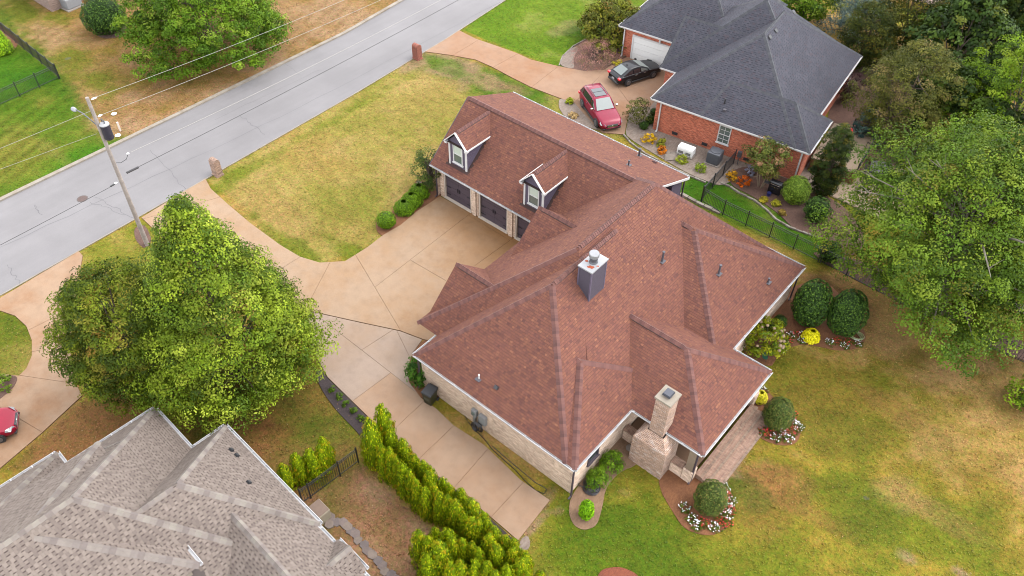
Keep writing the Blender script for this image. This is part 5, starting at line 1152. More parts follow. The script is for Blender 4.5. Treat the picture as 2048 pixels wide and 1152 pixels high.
# --- bedding flowers: green tuft with red or white blossoms
RED = M('red_petal', L(215, 30, 40, 1.3), .6, .15); WHT = M('white_petal', (.72, .72, .74), .6, .05)
def bloom_mesh(mat, seed):
    g = random.Random(seed); m = MB()
    for i in range(30):
        a = g.random()*6.283; r_ = .34*math.sqrt(g.random()); z = .2+.1*(1-r_/.34)+g.uniform(-.02, .05); s = g.uniform(.017, .031)
        x, y = r_*math.cos(a), r_*math.sin(a)
        pts = [(x+s*math.cos(t), y+s*math.sin(t), z+g.uniform(-.01, .01)) for t in [k*2*math.pi/5+g.random()*.3 for k in range(5)]]
        n = len(m.v); m.v += pts+[(x, y, z+.012)]; 
        for k in range(5): m.f.append((n+k, n+(k+1) % 5, n+5)); m.m.append(0)
    return m.mesh('blossoms', mat)
tuft = []
for v in range(3):
    _, arr = clumpy(160+v, .02, .26, .36, 'dome', 26, 16, .07, [((104, 122, 30), 4), ((82, 104, 26), 3), ((130, 142, 44), 2)], rc=(.04, .1)); tuft.append(leafmesh('foliage', arr))
blW = [bloom_mesh(WHT, 170+i) for i in range(3)]; blR = [bloom_mesh(RED, 180+i) for i in range(3)]
def flower(px, kind, k, where, sc=1.):
    root = thing('flowering_plant', '%s bedding flowers %s' % ({'w': 'white', 'r': 'red', 'm': 'mixed red and white'}[kind], where), 'flowers', at(*px), k*1.3, 'bedding flowers')
    root.scale = (sc, sc, sc); link('foliage', tuft[k % 3], root)
    if kind in 'wm': link('blossoms', blW[k % 3], root)
    if kind in 'rm': link('blossoms', blR[k % 3], root)
MZ = lambda x, y: (1340+x/3.6, 760+y/3.6)
fl1 = [(100, 925, 'w', 'at the left end of the ring below the steps'), (155, 1010, 'w', 'second from the left in the ring below the steps'), (190, 1050, 'w', 'next to the red at the bottom of the ring below the steps'), (240, 1040, 'r', 'at the bottom of the ring below the steps'), (315, 1070, 'w', 'lowest in the ring below the steps'), (365, 1035, 'r', 'at the lower right of the ring below the steps'), (405, 1035, 'r', 'nearest the lawn at the lower right of the ring below the steps'), (405, 985, 'w', 'half way up the right of the ring below the steps'), (425, 950, 'r', 'red patch half way up the right of the ring below the steps'), (400, 915, 'w', 'upper middle right of the ring below the steps'), (435, 885, 'w', 'upper right edge of the ring below the steps'), (400, 850, 'r', 'small red patch upper right of the ring below the steps'), (388, 790, 'w', 'at the top right of the ring below the steps')]
fl2 = [(665, 380, 'r', 'at the left of the ring right of the steps'), (710, 390, 'r', 'second from the left of the ring right of the steps'), (755, 425, 'w', 'lowest left of the ring right of the steps'), (850, 435, 'w', 'lowest of the ring right of the steps'), (815, 385, 'm', 'inside the ring right of the steps'), (885, 375, 'r', 'lower right of the ring right of the steps'), (920, 350, 'w', 'rightmost of the ring right of the steps'), (880, 315, 'w', 'upper right of the ring right of the steps'), (875, 260, 'r', 'at the top of the ring right of the steps')]
for k, (x, y, kd, w) in enumerate(fl1+fl2): flower(MZ(x, y), kd, k, w, .95)
for k, (x, y, kd, w) in enumerate([(890, 340, 'w', 'nearest the hydrangea'), (880, 400, 'r', 'just right of the hydrangea'), (975, 330, 'r', 'in the tallest clump before the lemon shrub'), (1040, 400, 'w', 'below the lemon yellow shrub'), (1055, 330, 'w', 'touching the lemon yellow shrub'), (800, 500, 'w', 'under the right side of the hydrangea'), (750, 545, 'w', 'lowest under the hydrangea'), (1395, 425, 'w', 'under the right dark holly'), (1490, 415, 'r', 'under the right dark holly, in the middle'), (1590, 475, 'w', 'between the two patches by the green hose'), (1640, 430, 'r', 'right of the middle by the green hose'), (1760, 440, 'w', 'just below the coiled green hose')]):
    flower((1440+x/6.4, 620+y/6.4), kd, k+30, w, .85)
flower((1527, 782), 'w', 50, 'beside the small yellow-green shrub at the eave', .7)
# leaf litter
lv = np.random.default_rng(9); pts = []
for (x0, y0, x1, y1, n) in ((0, 850, 230, 960, 260), (1560, 780, 2048, 1152, 70), (640, 980, 800, 1150, 60), (0, 640, 60, 745, 50), (520, 800, 720, 960, 60)):
    for i in range(n): pts.append(at(lv.uniform(x0, x1), lv.uniform(y0, y1), .035))
pp = np.array([tuple(p) for p in pts]); nn = np.tile([0, 0, 1.], (len(pp), 1))+lv.normal(size=(len(pp), 3))*.25
arr = leaf_arrays(pp, nn, lv.normal(size=(len(pp), 3)), lv.uniform(.04, .09, len(pp)), .6, pal_pick(lv, len(pp), [((215, 170, 115), 3), ((190, 130, 80), 2), ((215, 185, 145), 1)]))
o = link('fallen_leaves', leafmesh('fallen_leaves', arr)); tag(o, 'dry tan leaves scattered over the lawns', 'leaves', kind='stuff')

# short grass over the lawns, leaning over the edges of the paving
gg = np.random.default_rng(77); NT_ = 150000
tx_ = gg.uniform(-84, 8, NT_*2); ty_ = gg.uniform(-3, 70, NT_*2)
dv = np.stack([tx_, ty_, np.full_like(tx_, -CH)], -1); wz = dv @ np.array(CF); ux = 1024+FPX*(dv @ np.array(CR))/wz; uy = 576-FPX*(dv @ np.array(CU))/wz
kk = (ux > -20) & (ux < 2070) & (uy > -20) & (uy < 1175); tx_, ty_ = tx_[kk][:NT_], ty_[kk][:NT_]
ok = np.ones(len(tx_), bool)
for poly in NOGRASS+[[(-33.3, 32), (-23, 32), (-23.7, 21.5), (-22.2, 19), (-11.6, 19), (-11.6, 23.5), (-6, 24), (-6, 30), (-9.7, 30.3), (-9.7, 39), (-18.9, 40), (-33.3, 40)], [(-26.3, 48.8), (-14.6, 50.4), (-17, 64), (-36, 68), (-34, 57), (-27, 53)], [(-25.6, 8.7), (-12.5, 8), (-13, -6), (-31, -6), (-30.5, 2), (-29.4, 7), (-26, 7)], [(-15.6, 52), (-6.5, 50.4), (-6.5, 57), (-15, 58)], [(-1.6, 47.5), (8, 47.5), (8, 60), (-1.6, 60)]]:
    ok &= sdf(poly, tx_, ty_) > .02
tx_, ty_ = tx_[ok], ty_[ok]; n = len(tx_)
ix = np.clip(((tx_+92)/STEP).astype(int), 0, NX-1); iy = np.clip(((ty_+14)/STEP).astype(int), 0, NY-1)
gc = C[iy, ix]*gg.uniform(.95, 1.75, (n, 1))*np.stack([gg.uniform(.85, 1.15, n), np.ones(n), gg.uniform(.8, 1.2, n)], -1)
Pg = np.stack([tx_, ty_, np.full(n, .03)], -1); Ng = gg.normal(size=(n, 3))*.45+np.array([0, 0, 1.5]); Tg = gg.normal(size=(n, 3))+np.array([0, 0, .3])
o = link('grass_tufts', leafmesh('grass_tufts', leaf_arrays(Pg, Ng, Tg, gg.uniform(.06, .15, n), .5, gc))); tag(o, 'short grass growing over the lawns', 'grass', kind='stuff')
# ================================================================== VEHICLES
RIM = M('alloy_rim', L(190, 192, 198), .3, .1, metal=.7); TYRE = M('tyre_rubber', (.012, .012, .013), .8, .15); PLASTIC = M('black_plastic', (.018, .018, .02), .5, .1)
HEADL = Mglass('headlight_glass', L(225, 228, 232), .05); TAILL = Mglass('tail_light', L(200, 20, 40, 1.2), .1); CHROME = M('chrome_trim', (.6, .6, .62), .15, .05, metal=1, bmp=0)
CARGL = Mglass('car_glass', L(150, 162, 158), .2); CARGLD = Mglass('tinted_car_glass', (.012, .014, .016), .04); PLATE = M('number_plate', L(220, 220, 225), .5, .1)
def car(name, label, loc, heading, paint, Ln, W, Hh, wb, hood, cowl, rtop0, rtop1, rbase, tail_z, suv=True, wr=.36, front_glass=CARGL):
    """x forward, origin under the middle; hood/cowl/... are x positions and heights of the silhouette"""
    root = thing(name, label, 'car', loc, heading)
    hw = W/2; x1 = Ln/2; x0 = -Ln/2; zb = hood[1]; belt = zb+.02
    # lower body: stations (x, half width, bottom, shoulder height, deck height)
    st = [(x1, hw*.62, .34, .5, .56), (x1-.06, hw*.8, .24, .58, .66), (x1-.25, hw*.93, .2, .66, hood[0]), (x1-.7, hw*.985, .19, .72, hood[0]+(zb-hood[0])*.55), (cowl+.05, hw, .19, .76, zb), (.3, hw, .19, .78, belt), (-.6, hw, .19, .79, belt+.02), (rbase+.1, hw*.995, .2, .8, tail_z), (x0+.35, hw*.97, .24, .8, tail_z-.01), (x0+.08, hw*.88, .3, .74, tail_z-.06), (x0, hw*.72, .36, .66, tail_z-.16)]
    rows = []
    for x, w, zl, zs, zd in st:
        rows.append([(x, y, z) for y, z in ((-w*.86, zl), (-w*.97, zl+.12), (-w, zs-.12), (-w, zs), (-w*.975, zs+(zd-zs)*.6), (-w*.92, zd-.015), (-w*.8, zd+.01), (-w*.4, zd+.03), (0, zd+.038), (w*.4, zd+.03), (w*.8, zd+.01), (w*.92, zd-.015), (w*.975, zs+(zd-zs)*.6), (w, zs), (w, zs-.12), (w*.97, zl+.12), (w*.86, zl))])
    m = MB(); n = len(rows[0]); m.v = [p for r in rows for p in r]
    for i in range(len(rows)-1):
        for j in range(n-1): m.f.append((i*n+j, i*n+j+1, (i+1)*n+j+1, (i+1)*n+j)); m.m.append(0)
        m.f.append((i*n+n-1, i*n, (i+1)*n, (i+1)*n+n-1)); m.m.append(0)
    m.f.append(tuple(range(n))); m.m.append(0); m.f.append(tuple(range(len(rows)*n-1, (len(rows)-1)*n-1, -1))); m.m.append(0)
    body = m.build('body', paint, root, smooth=True); body.modifiers.new('sub', 'SUBSURF').levels = 1; body.modifiers['sub'].render_levels = 1
    # cabin
    tw = hw*.74; bw = hw*.93
    C_ = dict(a=(cowl, bw*.95, belt-.02), b=(rtop0, tw, Hh-.06), c=(rtop1, tw*.96, Hh-.08), d=(rbase, bw*.92, tail_z-.02))
    m = MB(); secs = []
    N_ = 14
    xs = [cowl, cowl+(rtop0-cowl)*.5, rtop0, rtop0-.25]+[rtop0-.25+(rtop1-rtop0+.25)*k/4 for k in (1, 2, 3)]+[rtop1, rtop1+(rbase-rtop1)*.5, rbase]
    def lerp(a, b, t): return a+(b-a)*t
    for x in xs:
        if x >= rtop0: t = (cowl-x)/(cowl-rtop0); top = lerp(belt-.02, Hh-.05, t); wt = lerp(bw*.93, tw, t)
        elif x >= rtop1: t = (rtop0-x)/(rtop0-rtop1); top = Hh-.05+.05*math.sin(math.pi*t)-.03*t; wt = lerp(tw, tw*.97, t)
        else: t = (rtop1-x)/(rtop1-rbase); top = lerp(Hh-.08, tail_z, t); wt = lerp(tw*.97, bw*.9, t)
        bz = belt-.06 if x > rtop1 else lerp(belt-.06, tail_z-.08, 1)
        bz = min(bz, top-.005); cr = .035
        secs.append([(x, y, z) for y, z in ((-bw, bz), (-lerp(bw, wt, .55), lerp(bz, top, .55)), (-wt, top-.02), (-wt*.85, top+cr*.6), (-wt*.4, top+cr), (0, top+cr*1.15), (wt*.4, top+cr), (wt*.85, top+cr*.6), (wt, top-.02), (lerp(bw, wt, .55), lerp(bz, top, .55)), (bw, bz))])
    n = len(secs[0]); m.v = [p for s in secs for p in s]
    for i in range(len(secs)-1):
        for j in range(n-1): m.f.append((i*n+j, i*n+j+1, (i+1)*n+j+1, (i+1)*n+j)); m.m.append(0)
    m.build('cabin', paint, root, smooth=True)
    def glass(nm, quad, mat, off=.016, inset=.08):
        q = [Vector(p) for p in quad]; c = sum(q, Vector())/len(q); nr = (q[1]-q[0]).cross(q[2]-q[0]).normalized()
        if nr.dot(c-Vector((0, 0, .8))) < 0: nr = -nr
        q = [p+(c-p).normalized()*inset+nr*off for p in q]; b = [p-nr*.02 for p in q]; k = len(q)
        return MB().add(q+b, [tuple(range(k))]+[(i, (i+1) % k, k+(i+1) % k, k+i) for i in range(k)]).build(nm, mat, root)
    cr = .04
    glass('windshield', [(cowl, -bw*.86, belt+.0), (rtop0, -tw*.86, Hh-.03), (rtop0, tw*.86, Hh-.03), (cowl, bw*.86, belt+.0)], front_glass, .03, .04)
    glass('rear_window', [(rtop1, -tw*.82, Hh-.06), (rbase, -bw*.76, tail_z+.03), (rbase, bw*.76, tail_z+.03), (rtop1, tw*.82, Hh-.06)], CARGL if not suv else CARGLD, .035, .06)
    xm = [(cowl-.12, rtop0-.02), (-.05, -.05), (rtop1+.35, rtop1+.35), (rbase+.12, rtop1+.02)]
    for s_ in (-1, 1):
        for i in range(3):
            (b0, t0), (b1, t1) = xm[i], xm[i+1]
            zt = Hh-.1; zb_ = belt+.02; zb1 = belt+.02 if i < 2 else tail_z
            glass('side_window', [(b0, s_*bw*.985, zb_), (t0, s_*tw*1.03, zt), (t1, s_*tw*1.03, zt-.02), (b1, s_*bw*.985, zb1)], CARGLD if suv or i else CARGL, .02, .06)
        MB().cb((cowl-.25, s_*(hw+.1), belt+.1), (.14, .2, .13)).build('wing_mirror', paint if not suv else CHROME, root, bevel=.03)
        for x in (.35, -.55): MB().cb((x, s_*(hw+.01), belt-.1), (.2, .03, .035)).build('door_handle', CHROME, root)
        MB().cb((0, s_*(hw-.0), .26), (wb-.75, .06, .14)).build('sill', PLASTIC, root, bevel=.02)
        m = MB(); m.add([(x1-.04, s_*hw*.55, .6), (x1-.2, s_*hw*.93, .62), (x1-.45, s_*hw*.955, .7), (x1-.42, s_*hw*.88, .8), (x1-.13, s_*hw*.6, .72)], [(0, 1, 2, 3, 4)]); m.v = [(v[0]+.02, v[1]*1.02, v[2]+.015) for v in m.v]; m.build('headlight', HEADL, root)
        MB().cb((x0+.1, s_*hw*.82, .82), (.22, .3, .18)).build('tail_light', TAILL, root, bevel=.04)
        for x in (wb/2, -wb/2):
            Mw = Matrix.Translation((x, s_*(hw-.09), wr)) @ Matrix.Rotation(-s_*math.pi/2, 4, 'X')
            MB().lathe([(wr*1.13, .05), (wr*1.13, .1)], n=22, M=Mw.to_3x3(), c=Mw.translation).build('wheel_arch', PLASTIC, root)
            w = MB().lathe([(wr*.6, -.12), (wr*.93, -.12), (wr, -.07), (wr, .07), (wr*.93, .125), (wr*.66, .13)], n=22, M=Mw.to_3x3(), c=Mw.translation).build('wheel', TYRE, root, smooth=False)
            r_ = MB().lathe([(wr*.66, .1), (wr*.66, .128)], n=22, M=Mw.to_3x3(), c=Mw.translation).build('rim', PLASTIC, w)
            sp = MB()
            for k in range(5):
                a = 2*math.pi*k/5; d = Vector((math.cos(a), math.sin(a), 0)); sp.beam(Mw @ Vector((0, 0, .14)), Mw @ (d*wr*.66+Vector((0, 0, .135))), .1 if False else .09, .03, Mw.to_3x3() @ Vector((0, 0, 1)))
            sp.lathe([(wr*.6, .125), (wr*.67, .14), (wr*.64, .15)], n=22, M=Mw.to_3x3(), c=Mw.translation); sp.build('spokes', RIM, w)
    gr = MB().cb((x1-.02, 0, .56), (.08, hw*.95, .22)).build('grille', PLASTIC, root, bevel=.03)
    for z in (.5, .56, .62): MB().cb((x1+.025, 0, z), (.012, hw*.88, .02)).build('grille_bar', CHROME, gr)
    MB().lathe([(.075, .0), (.075, .012)], n=16, M=Matrix.Rotation(math.pi/2, 3, 'Y') @ Matrix.Diagonal((.6, 1, 1)), c=(x1+.03, 0, .58)).build('badge', CHROME, gr)
    MB().cb((x1-.08, 0, .3), (.14, hw*1.6, .12)).build('bumper', PLASTIC, root, bevel=.03); MB().cb((x0+.06, 0, .36), (.16, hw*1.6, .16)).build('bumper', PLASTIC, root, bevel=.03)
    MB().cb((x0-.005, 0, .62), (.02, .34, .17)).build('licence_plate', PLATE, root)
    if suv:
        for s_ in (-1, 1): MB().tube([(rtop0-.35, s_*tw*.86, Hh+.0), (rtop0-.5, s_*tw*.86, Hh+.07), (rtop1+.2, s_*tw*.86, Hh+.06), (rtop1+.05, s_*tw*.86, Hh-.02)], .022, 6).build('roof_rail', PLASTIC, root)
        sr = MB().box(rtop0-1.35, rtop0-.22, -tw*.68, tw*.68, Hh-.01, Hh+.032).build('sunroof', CARGLD, root, bevel=.03)
        MB().box(rtop0-.86, rtop0-.82, -tw*.66, tw*.66, Hh+.03, Hh+.045).build('sunroof_seam', PLASTIC, sr)
    MB().add([(rtop1+.3, -.02, Hh+.02), (rtop1+.12, -.02, Hh+.02), (rtop1+.12, .02, Hh+.02), (rtop1+.3, .02, Hh+.02), (rtop1+.12, 0, Hh+.1)], [(0, 1, 4), (1, 2, 4), (2, 3, 4), (3, 0, 4)]).build('antenna', PLASTIC, root)
    return root
def carloc(fw, heading, wb, hw):      # origin from the ground contact of the right front wheel
    h = Vector((math.cos(heading), math.sin(heading), 0)); r_ = Vector((h.y, -h.x, 0)); p = at(*fw); return p-h*wb/2-r_*(hw-.1)+Vector((0, 0, .05))
hd = R(-31); car('suv', 'crimson red sport utility vehicle with a glass roof panel on the far drive', carloc((1193, 254), hd, 2.87, .96), hd, Mpaint('crimson_paint', L(172, 0, 62, 2.9), .1, .35), 4.95, 1.92, 1.72, 2.87, (.86, 1.06), .95, .18, -1.95, -2.32, 1.12)
hd = R(71); car('sedan', 'black sedan parked nose-in at the white garage door', carloc((1304, 156), hd, 2.62, .88), hd, Mpaint('black_paint', (.006, .006, .008), .0, .4), 4.55, 1.76, 1.42, 2.62, (.72, .92), .95, -.05, -1.15, -1.95, .96, suv=False, wr=.32)
hd = R(58); car('parked_car', 'front corner of a crimson car at the left edge on the tan drive', carloc((3, 884), hd, 2.7, .9), hd, Mpaint('cherry_paint', L(184, 0, 56, 2.8), .1, .35), 4.5, 1.8, 1.5, 2.7, (.74, .95), .9, 0., -1.3, -2.0, .98, suv=False, wr=.34)
# ================================================================== FENCES
PK = MB().box(-.009, .009, -.009, .009, .08, 1.26).mesh('picket', BLACKMETAL)
PO = MB().box(-.032, .032, -.032, .032, -.1, 1.36).lathe([(.045, 1.36), (.045, 1.38), (.01, 1.42)], n=4).mesh('post', BLACKMETAL)
def fence(label, pts, world=False, spacing=.12, panel=1.85, group=None, short=False):
    pts = [Vector((*p, 0)) for p in pts] if world else [at(*p) for p in pts]
    root = thing('metal_fence', label, 'fence', pts[0], 0, group)
    for i in range(len(pts)-1):
        a, b = pts[i], pts[i+1]; ln = (b-a).length; d = (b-a)/ln; ang = math.atan2(d.y, d.x); n = max(1, round(ln/panel))
        for k in range(n+1):
            if i and k == 0: continue
            o = link('post', PO, root); o.location = a+d*ln*k/n-pts[0]; o.rotation_euler = (0, 0, ang)
        for z in (.16, 1.08, 1.24):
            MB().beam(a+Vector((0, 0, z)), b+Vector((0, 0, z)), .03, .035).build('rail', BLACKMETAL, root, True)
        m = int(ln/spacing)
        for k in range(1, m):
            o = link('picket', PK, root); o.location = a+d*ln*k/m-pts[0]; o.rotation_euler = (0, 0, ang)
fence('black metal fence running from beside the house away under the largest tree', [(1403, 404), (1445, 430), (1491, 452), (1538, 475), (1586, 499), (1636, 524)])
fence('black metal fence continuing beyond the largest tree to the right edge', [(1640, 526), (1800, 608), (1953, 687), (2070, 738)], spacing=.16)
fence('short black metal fence from the corner post to the red brick house', [(1402, 402), (1466, 329)])
fence('black metal fence along the left edge of the lawn across the street', [(120, 157), (32, 86), (-30, 36)])
fence('black metal fence running out of the left edge across the street', [(118, 158), (0, 212), (-60, 240)])
fence('black metal fence between the tan-roofed house and the hedge', [(606, 1007), (622, 996), (681, 952), (717, 925)])
# ================================================================== UTILITY POLE
pole = thing('utility_pole', 'weathered wooden utility pole with a transformer beside the road', 'utility pole', at(295, 490))
POLEM = M('weathered_pole_wood', L(170, 158, 150, 2.1), .9, .25, 3, 25, bmp=.5)
MB().tube([(0, 0, -.2), (0, 0, 5), (0, 0, 11.35)], [.155, .13, .1], 12).build('shaft', POLEM, pole)
tx = Vector((.26, .24, 0))
xf = MB().lathe([(.05, 8.52), (.24, 8.55), (.27, 8.62), (.27, 9.5), (.25, 9.54)], (tx.x, tx.y, 0), 18).build('transformer', M('transformer_can', L(62, 58, 78), .5, .12), pole, smooth=False)
MB().lathe([(.29, 9.52), (.29, 9.57), (.18, 9.66), (.02, 9.68)], (tx.x, tx.y, 0), 18).build('transformer_lid', M('pale_lid', L(225, 225, 228), .5, .06), xf)
for z in (8.8, 9.3): MB().beam((.08, .06, z), (tx.x, tx.y, z), .08, .06).build('bracket', GALV, xf)
for dx in (-.12, .12): MB().lathe([(.03, 9.6), (.05, 9.68), (.03, 9.74), (.05, 9.8), (.02, 9.9)], (tx.x+dx, tx.y, 0), 8).build('bushing', GALV, xf)
arm = MB().tube([(0, 0, 9.35), (-.35, -.15, 9.75), (-.85, -.3, 10.1), (-1.25, -.42, 10.2)], .035, 8).build('lamp_arm', GALV, pole)
MB().lathe([(.02, .12), (.13, .06), (.15, 0), (.1, -.1), (.03, -.14)], (-1.4, -.47, 10.18), 12, Matrix.Rotation(.25, 3, 'Y') @ Matrix.Diagonal((1.5, 1, .8))).build('street_lamp', M('lamp_head', L(190, 192, 200), .4, .1), arm)
INS = M('white_insulator', (.7, .7, .72), .3, .05)
WIREL = M('bare_aluminium_wire', L(215, 208, 200), .4, .1); WIRED = M('black_cable', L(75, 72, 76), .6, .1)
def wire(nm, a, b, sag, r_, mat, lab, n=24, far=True):
    a, b = Vector(a), Vector(b); pts = [a.lerp(b, t)+Vector((0, 0, -4*sag*t*(1-t))) for t in [i/n for i in range(n+1)]]
    o = MB().tube([p-a for p in pts], r_, 5, False).build(nm, mat); o.location = a; tag(o, lab, 'cable', 'overhead cables'); return o
PX, PY = -44.31, 15.27
wire('overhead_wire', (PX, PY+.5, 11.15), (PX-.3, 72, 11.0), 1.1, .011, WIREL, 'top pale overhead wire from the pole towards the upper right')
wire('overhead_wire', (PX, PY+.4, 10.0), (PX-.3, 72, 9.6), 1.0, .011, WIREL, 'second pale overhead wire from the pole towards the upper right')
wire('overhead_wire', (PX, PY+1.2, 6.9), (PX-.3, 72, 7.9), .8, .014, WIREL, 'whitish service cable sagging across the road from the pole')
wire('overhead_wire', (PX, PY+.9, 5.72), (PX-.3, 72, 6.9), .5, .018, WIRED, 'black cable sagging across the road from the pole')
wire('overhead_wire', (PX, PY-.1, 10.5), (-52, -24, 9.2), .5, .011, WIREL, 'upper pale wire from the pole towards the left edge')
wire('overhead_wire', (PX-.2, PY-.2, 8.9), (-52.6, -24, 9.0), .3, .01, WIREL, 'lower pale wire from the pole towards the left edge')
wire('overhead_wire', (PX, PY-.8, 5.35), (PX-.1, -24, 6.2), .4, .014, WIRED, 'thin black cable from the pole towards the lower left')
for y, z, l_ in ((.35, 11.12, .32), (.3, 9.98, .26), (1.0, 6.9, .16), (-.35, 5.42, .2)):
    MB().tube([(0, y-l_/2, z), (0, y, z+.02), (0, y+l_/2, z)], [.03, .06, .03], 8).build('insulator', INS, pole)
MB().tube([(0, .5, 5.72), (0, 1.3, 5.7)], .07, 8).build('splice_case', M('black_splice', L(60, 55, 60), .5, .1), pole)
MB().tube([(0, -.75, 5.38), (0, -.45, 5.4)], .05, 8).build('splice_case', BLACK, pole)
MB().tube([(0, .1, 6.72), (.0, .4, 6.55), (0, .8, 6.6), (0, 1.0, 6.9)], .018, 6).build('drip_loop', BLACK, pole)
# ================================================================== SMALL THINGS
def mailbox(label, px, brick, rz, size=(.5, .62, 1.42)):
    root = thing('brick_mailbox', label, 'mailbox', at(*px), rz); w, d, h = size; r_ = w/2; z0 = h-r_
    prof_ = [(-r_, 0), (r_, 0)]+[(r_*math.cos(a), z0+r_*math.sin(a)) for a in [math.pi*k/12 for k in range(13)]]
    prof_ = [(-r_, -.1), (r_, -.1)]+prof_[2:]; n = len(prof_); m = MB()
    m.add([(x, y, z) for y in (-d/2, d/2) for x, z in prof_], [(i, (i+1) % n, n+(i+1) % n, n+i) for i in range(n)]+[tuple(range(n-1, -1, -1)), tuple(range(n, 2*n))]); m.build('pillar', brick, root)
    MB().box(-r_-.05, r_+.05, -d/2-.05, d/2+.05, -.05, .08).build('footing', brick, root)
    MB().box(-.13, .13, d/2, d/2+.03, .85, 1.15).build('letter_door', BLACK, root); return root
mailbox('tan brick mailbox pillar at the mouth of the main drive', (436, 349), Mbrick('mailbox_brick', L(190, 150, 125, 2.2), L(140, 105, 90, 2.2), L(210, 185, 165, 2.2)), R(90))
mailbox('red brick mailbox pillar at the mouth of the far drive', (835, 117), Mbrick('red_mailbox_brick', L(176, 92, 70, 2.2), L(140, 66, 52, 2.2), L(180, 128, 108, 2.2)), R(90), (.52, .66, 1.4))
# wheeled bin
bn = thing('wheeled_bin', 'dark olive wheeled rubbish bin with black lid against the brick wall', 'bin', at(861, 803), R(8)); OLV = M('olive_plastic', L(72, 72, 42), .5, .12)
m = MB(); m.add([(-.24, -.27, .02), (.24, -.27, .02), (.24, .24, .02), (-.24, .24, .02), (-.32, -.36, .98), (.32, -.36, .98), (.32, .34, .98), (-.32, .34, .98)], [(3, 2, 1, 0), (0, 1, 5, 4), (1, 2, 6, 5), (2, 3, 7, 6), (3, 0, 4, 7), (4, 5, 6, 7)]); bd = m.build('body', OLV, bn, bevel=.04)
for z in (.5, .62): MB().box(-.16, .16, -.35, -.31, z, z+.05).build('front_rib', M('bin_rib', L(120, 118, 95), .5, .1), bd)
m = MB(); m.add([(-.35, -.4, .98), (.35, -.4, .98), (.35, .38, .98), (-.35, .38, .98), (-.31, -.33, 1.07), (.31, -.33, 1.07), (.3, .33, 1.12), (-.3, .33, 1.12)], [(3, 2, 1, 0), (0, 1, 5, 4), (1, 2, 6, 5), (2, 3, 7, 6), (3, 0, 4, 7), (4, 5, 6, 7)]); m.build('lid', BLACK, bn, bevel=.03)
MB().tube([(-.28, .42, 1.0), (.28, .42, 1.0)], .025, 8).build('handle', BLACK, bn)
for s_ in (-1, 1): MB().lathe([(.12, -.03), (.13, 0), (.12, .03)], (s_*.3, .3, .13), 14, Matrix.Rotation(math.pi/2, 3, 'Y')).build('wheel', TYRE, bn)
# meters and boxes on the brick wall
mt = thing('electric_meter', 'pale grey electric meter box on the brick wall, nearer the bin', 'meter', (-18.15, 18.95, 0)); GB = M('grey_utility_box', L(205, 205, 205), .5, .08)
MB().box(-.17, .17, -.16, .04, .95, 1.45).build('box', GB, mt, bevel=.02); MB().lathe([(.11, 0), (.1, .08)], (0, -.16, 1.25), 14, Matrix.Rotation(math.pi/2, 3, 'X')).build('dial', GLASS, mt); MB().box(-.06, .06, -.12, .0, -.1, .95).build('conduit', GB, mt)
mt = thing('breaker_box', 'pale grey breaker box on the brick wall, above the hung hose', 'utility box', (-17.55, 18.95, 0))
MB().box(-.24, .24, -.15, .04, .75, 1.45).build('box', GB, mt, bevel=.02); MB().box(-.22, .22, -.17, -.15, .78, 1.42).build('cover', GB, mt); MB().tube([(-.35, -.05, 1.1), (-.24, -.05, 1.1)], .03, 8).build('conduit', GB, mt); MB().tube([(-.3, -.05, -.1), (-.3, -.05, 1.1)], .02, 8).build('conduit', GB, mt)
def coil(name, label, loc, r0, r1, turns, rt, mat, M_=None, cat='hose', seed=1, hgt=.12, tail=None):
    g = random.Random(seed); pts = []; n = int(turns*16)
    for i in range(n):
        a = 2*math.pi*i/16; r_ = r0+(r1-r0)*((math.sin(i*.37+seed)*.5+.5)); ex = .04*math.sin(a*.5+i*.05)
        v = Vector((r_*math.cos(a)+ex, r_*.85*math.sin(a), rt+hgt*i/n+g.uniform(0, .015))); pts.append(M_ @ v if M_ else v)
    if tail: pts += [Vector(t) for t in tail]
    o = MB().tube(pts, rt, 5).build(name, mat); o.location = loc; tag(o, label, cat); return o
HOSEB = M('black_hose', L(58, 52, 58), .5, .15); HOSEG = M('pale_green_hose', L(205, 218, 150), .5, .1)
coil('garden_hose', 'black garden hose hung in a coil on the brick wall', (-17.72, 18.72, .55), .18, .42, 9, .022, HOSEB, Matrix.Rotation(math.pi/2, 3, 'X') @ Matrix.Diagonal((.8, 1.25, 1)), seed=2, hgt=.2)
MB().box(-.12, .12, -.18, .0, .5, 1.0).build('hose_hanger', BLACK).location = (-17.72, 18.98, .0); tag(bpy.data.objects['hose_hanger'], 'black hose hanger fixed to the brick wall behind the hose', 'hose hanger')
coil('garden_hose', 'black garden hose coiled on the soil at the house corner', at(1180, 976)+Vector((0, 0, .04)), .22, .5, 10, .025, HOSEB, seed=3, tail=[(-.5, -.3, .06), (-.75, -.1, .04), (-.8, .2, .04)])
coil('garden_hose', 'pale green garden hose coiled beside the right dark holly', at(1711, 672)+Vector((0, 0, .04)), .26, .48, 6, .022, HOSEG, seed=4, tail=[(-.4, .4, .06), (-.7, .7, .05), (-1.0, .8, .05)])
hp = [at(x, y)+Vector((0, 0, .03)) for x, y in ((923, 818), (935, 842), (948, 860), (958, 868), (968, 878), (985, 900), (1005, 918), (1030, 940), (1050, 962), (1072, 982), (1088, 988), (1094, 980), (1088, 975), (1070, 965), (1045, 944), (1010, 915), (985, 893))]
o = MB().tube([p-hp[0] for p in hp], .02, 5).build('hose_line', HOSEB); o.location = hp[0]; tag(o, 'black hose trailing along the grass below the brick wall', 'hose')
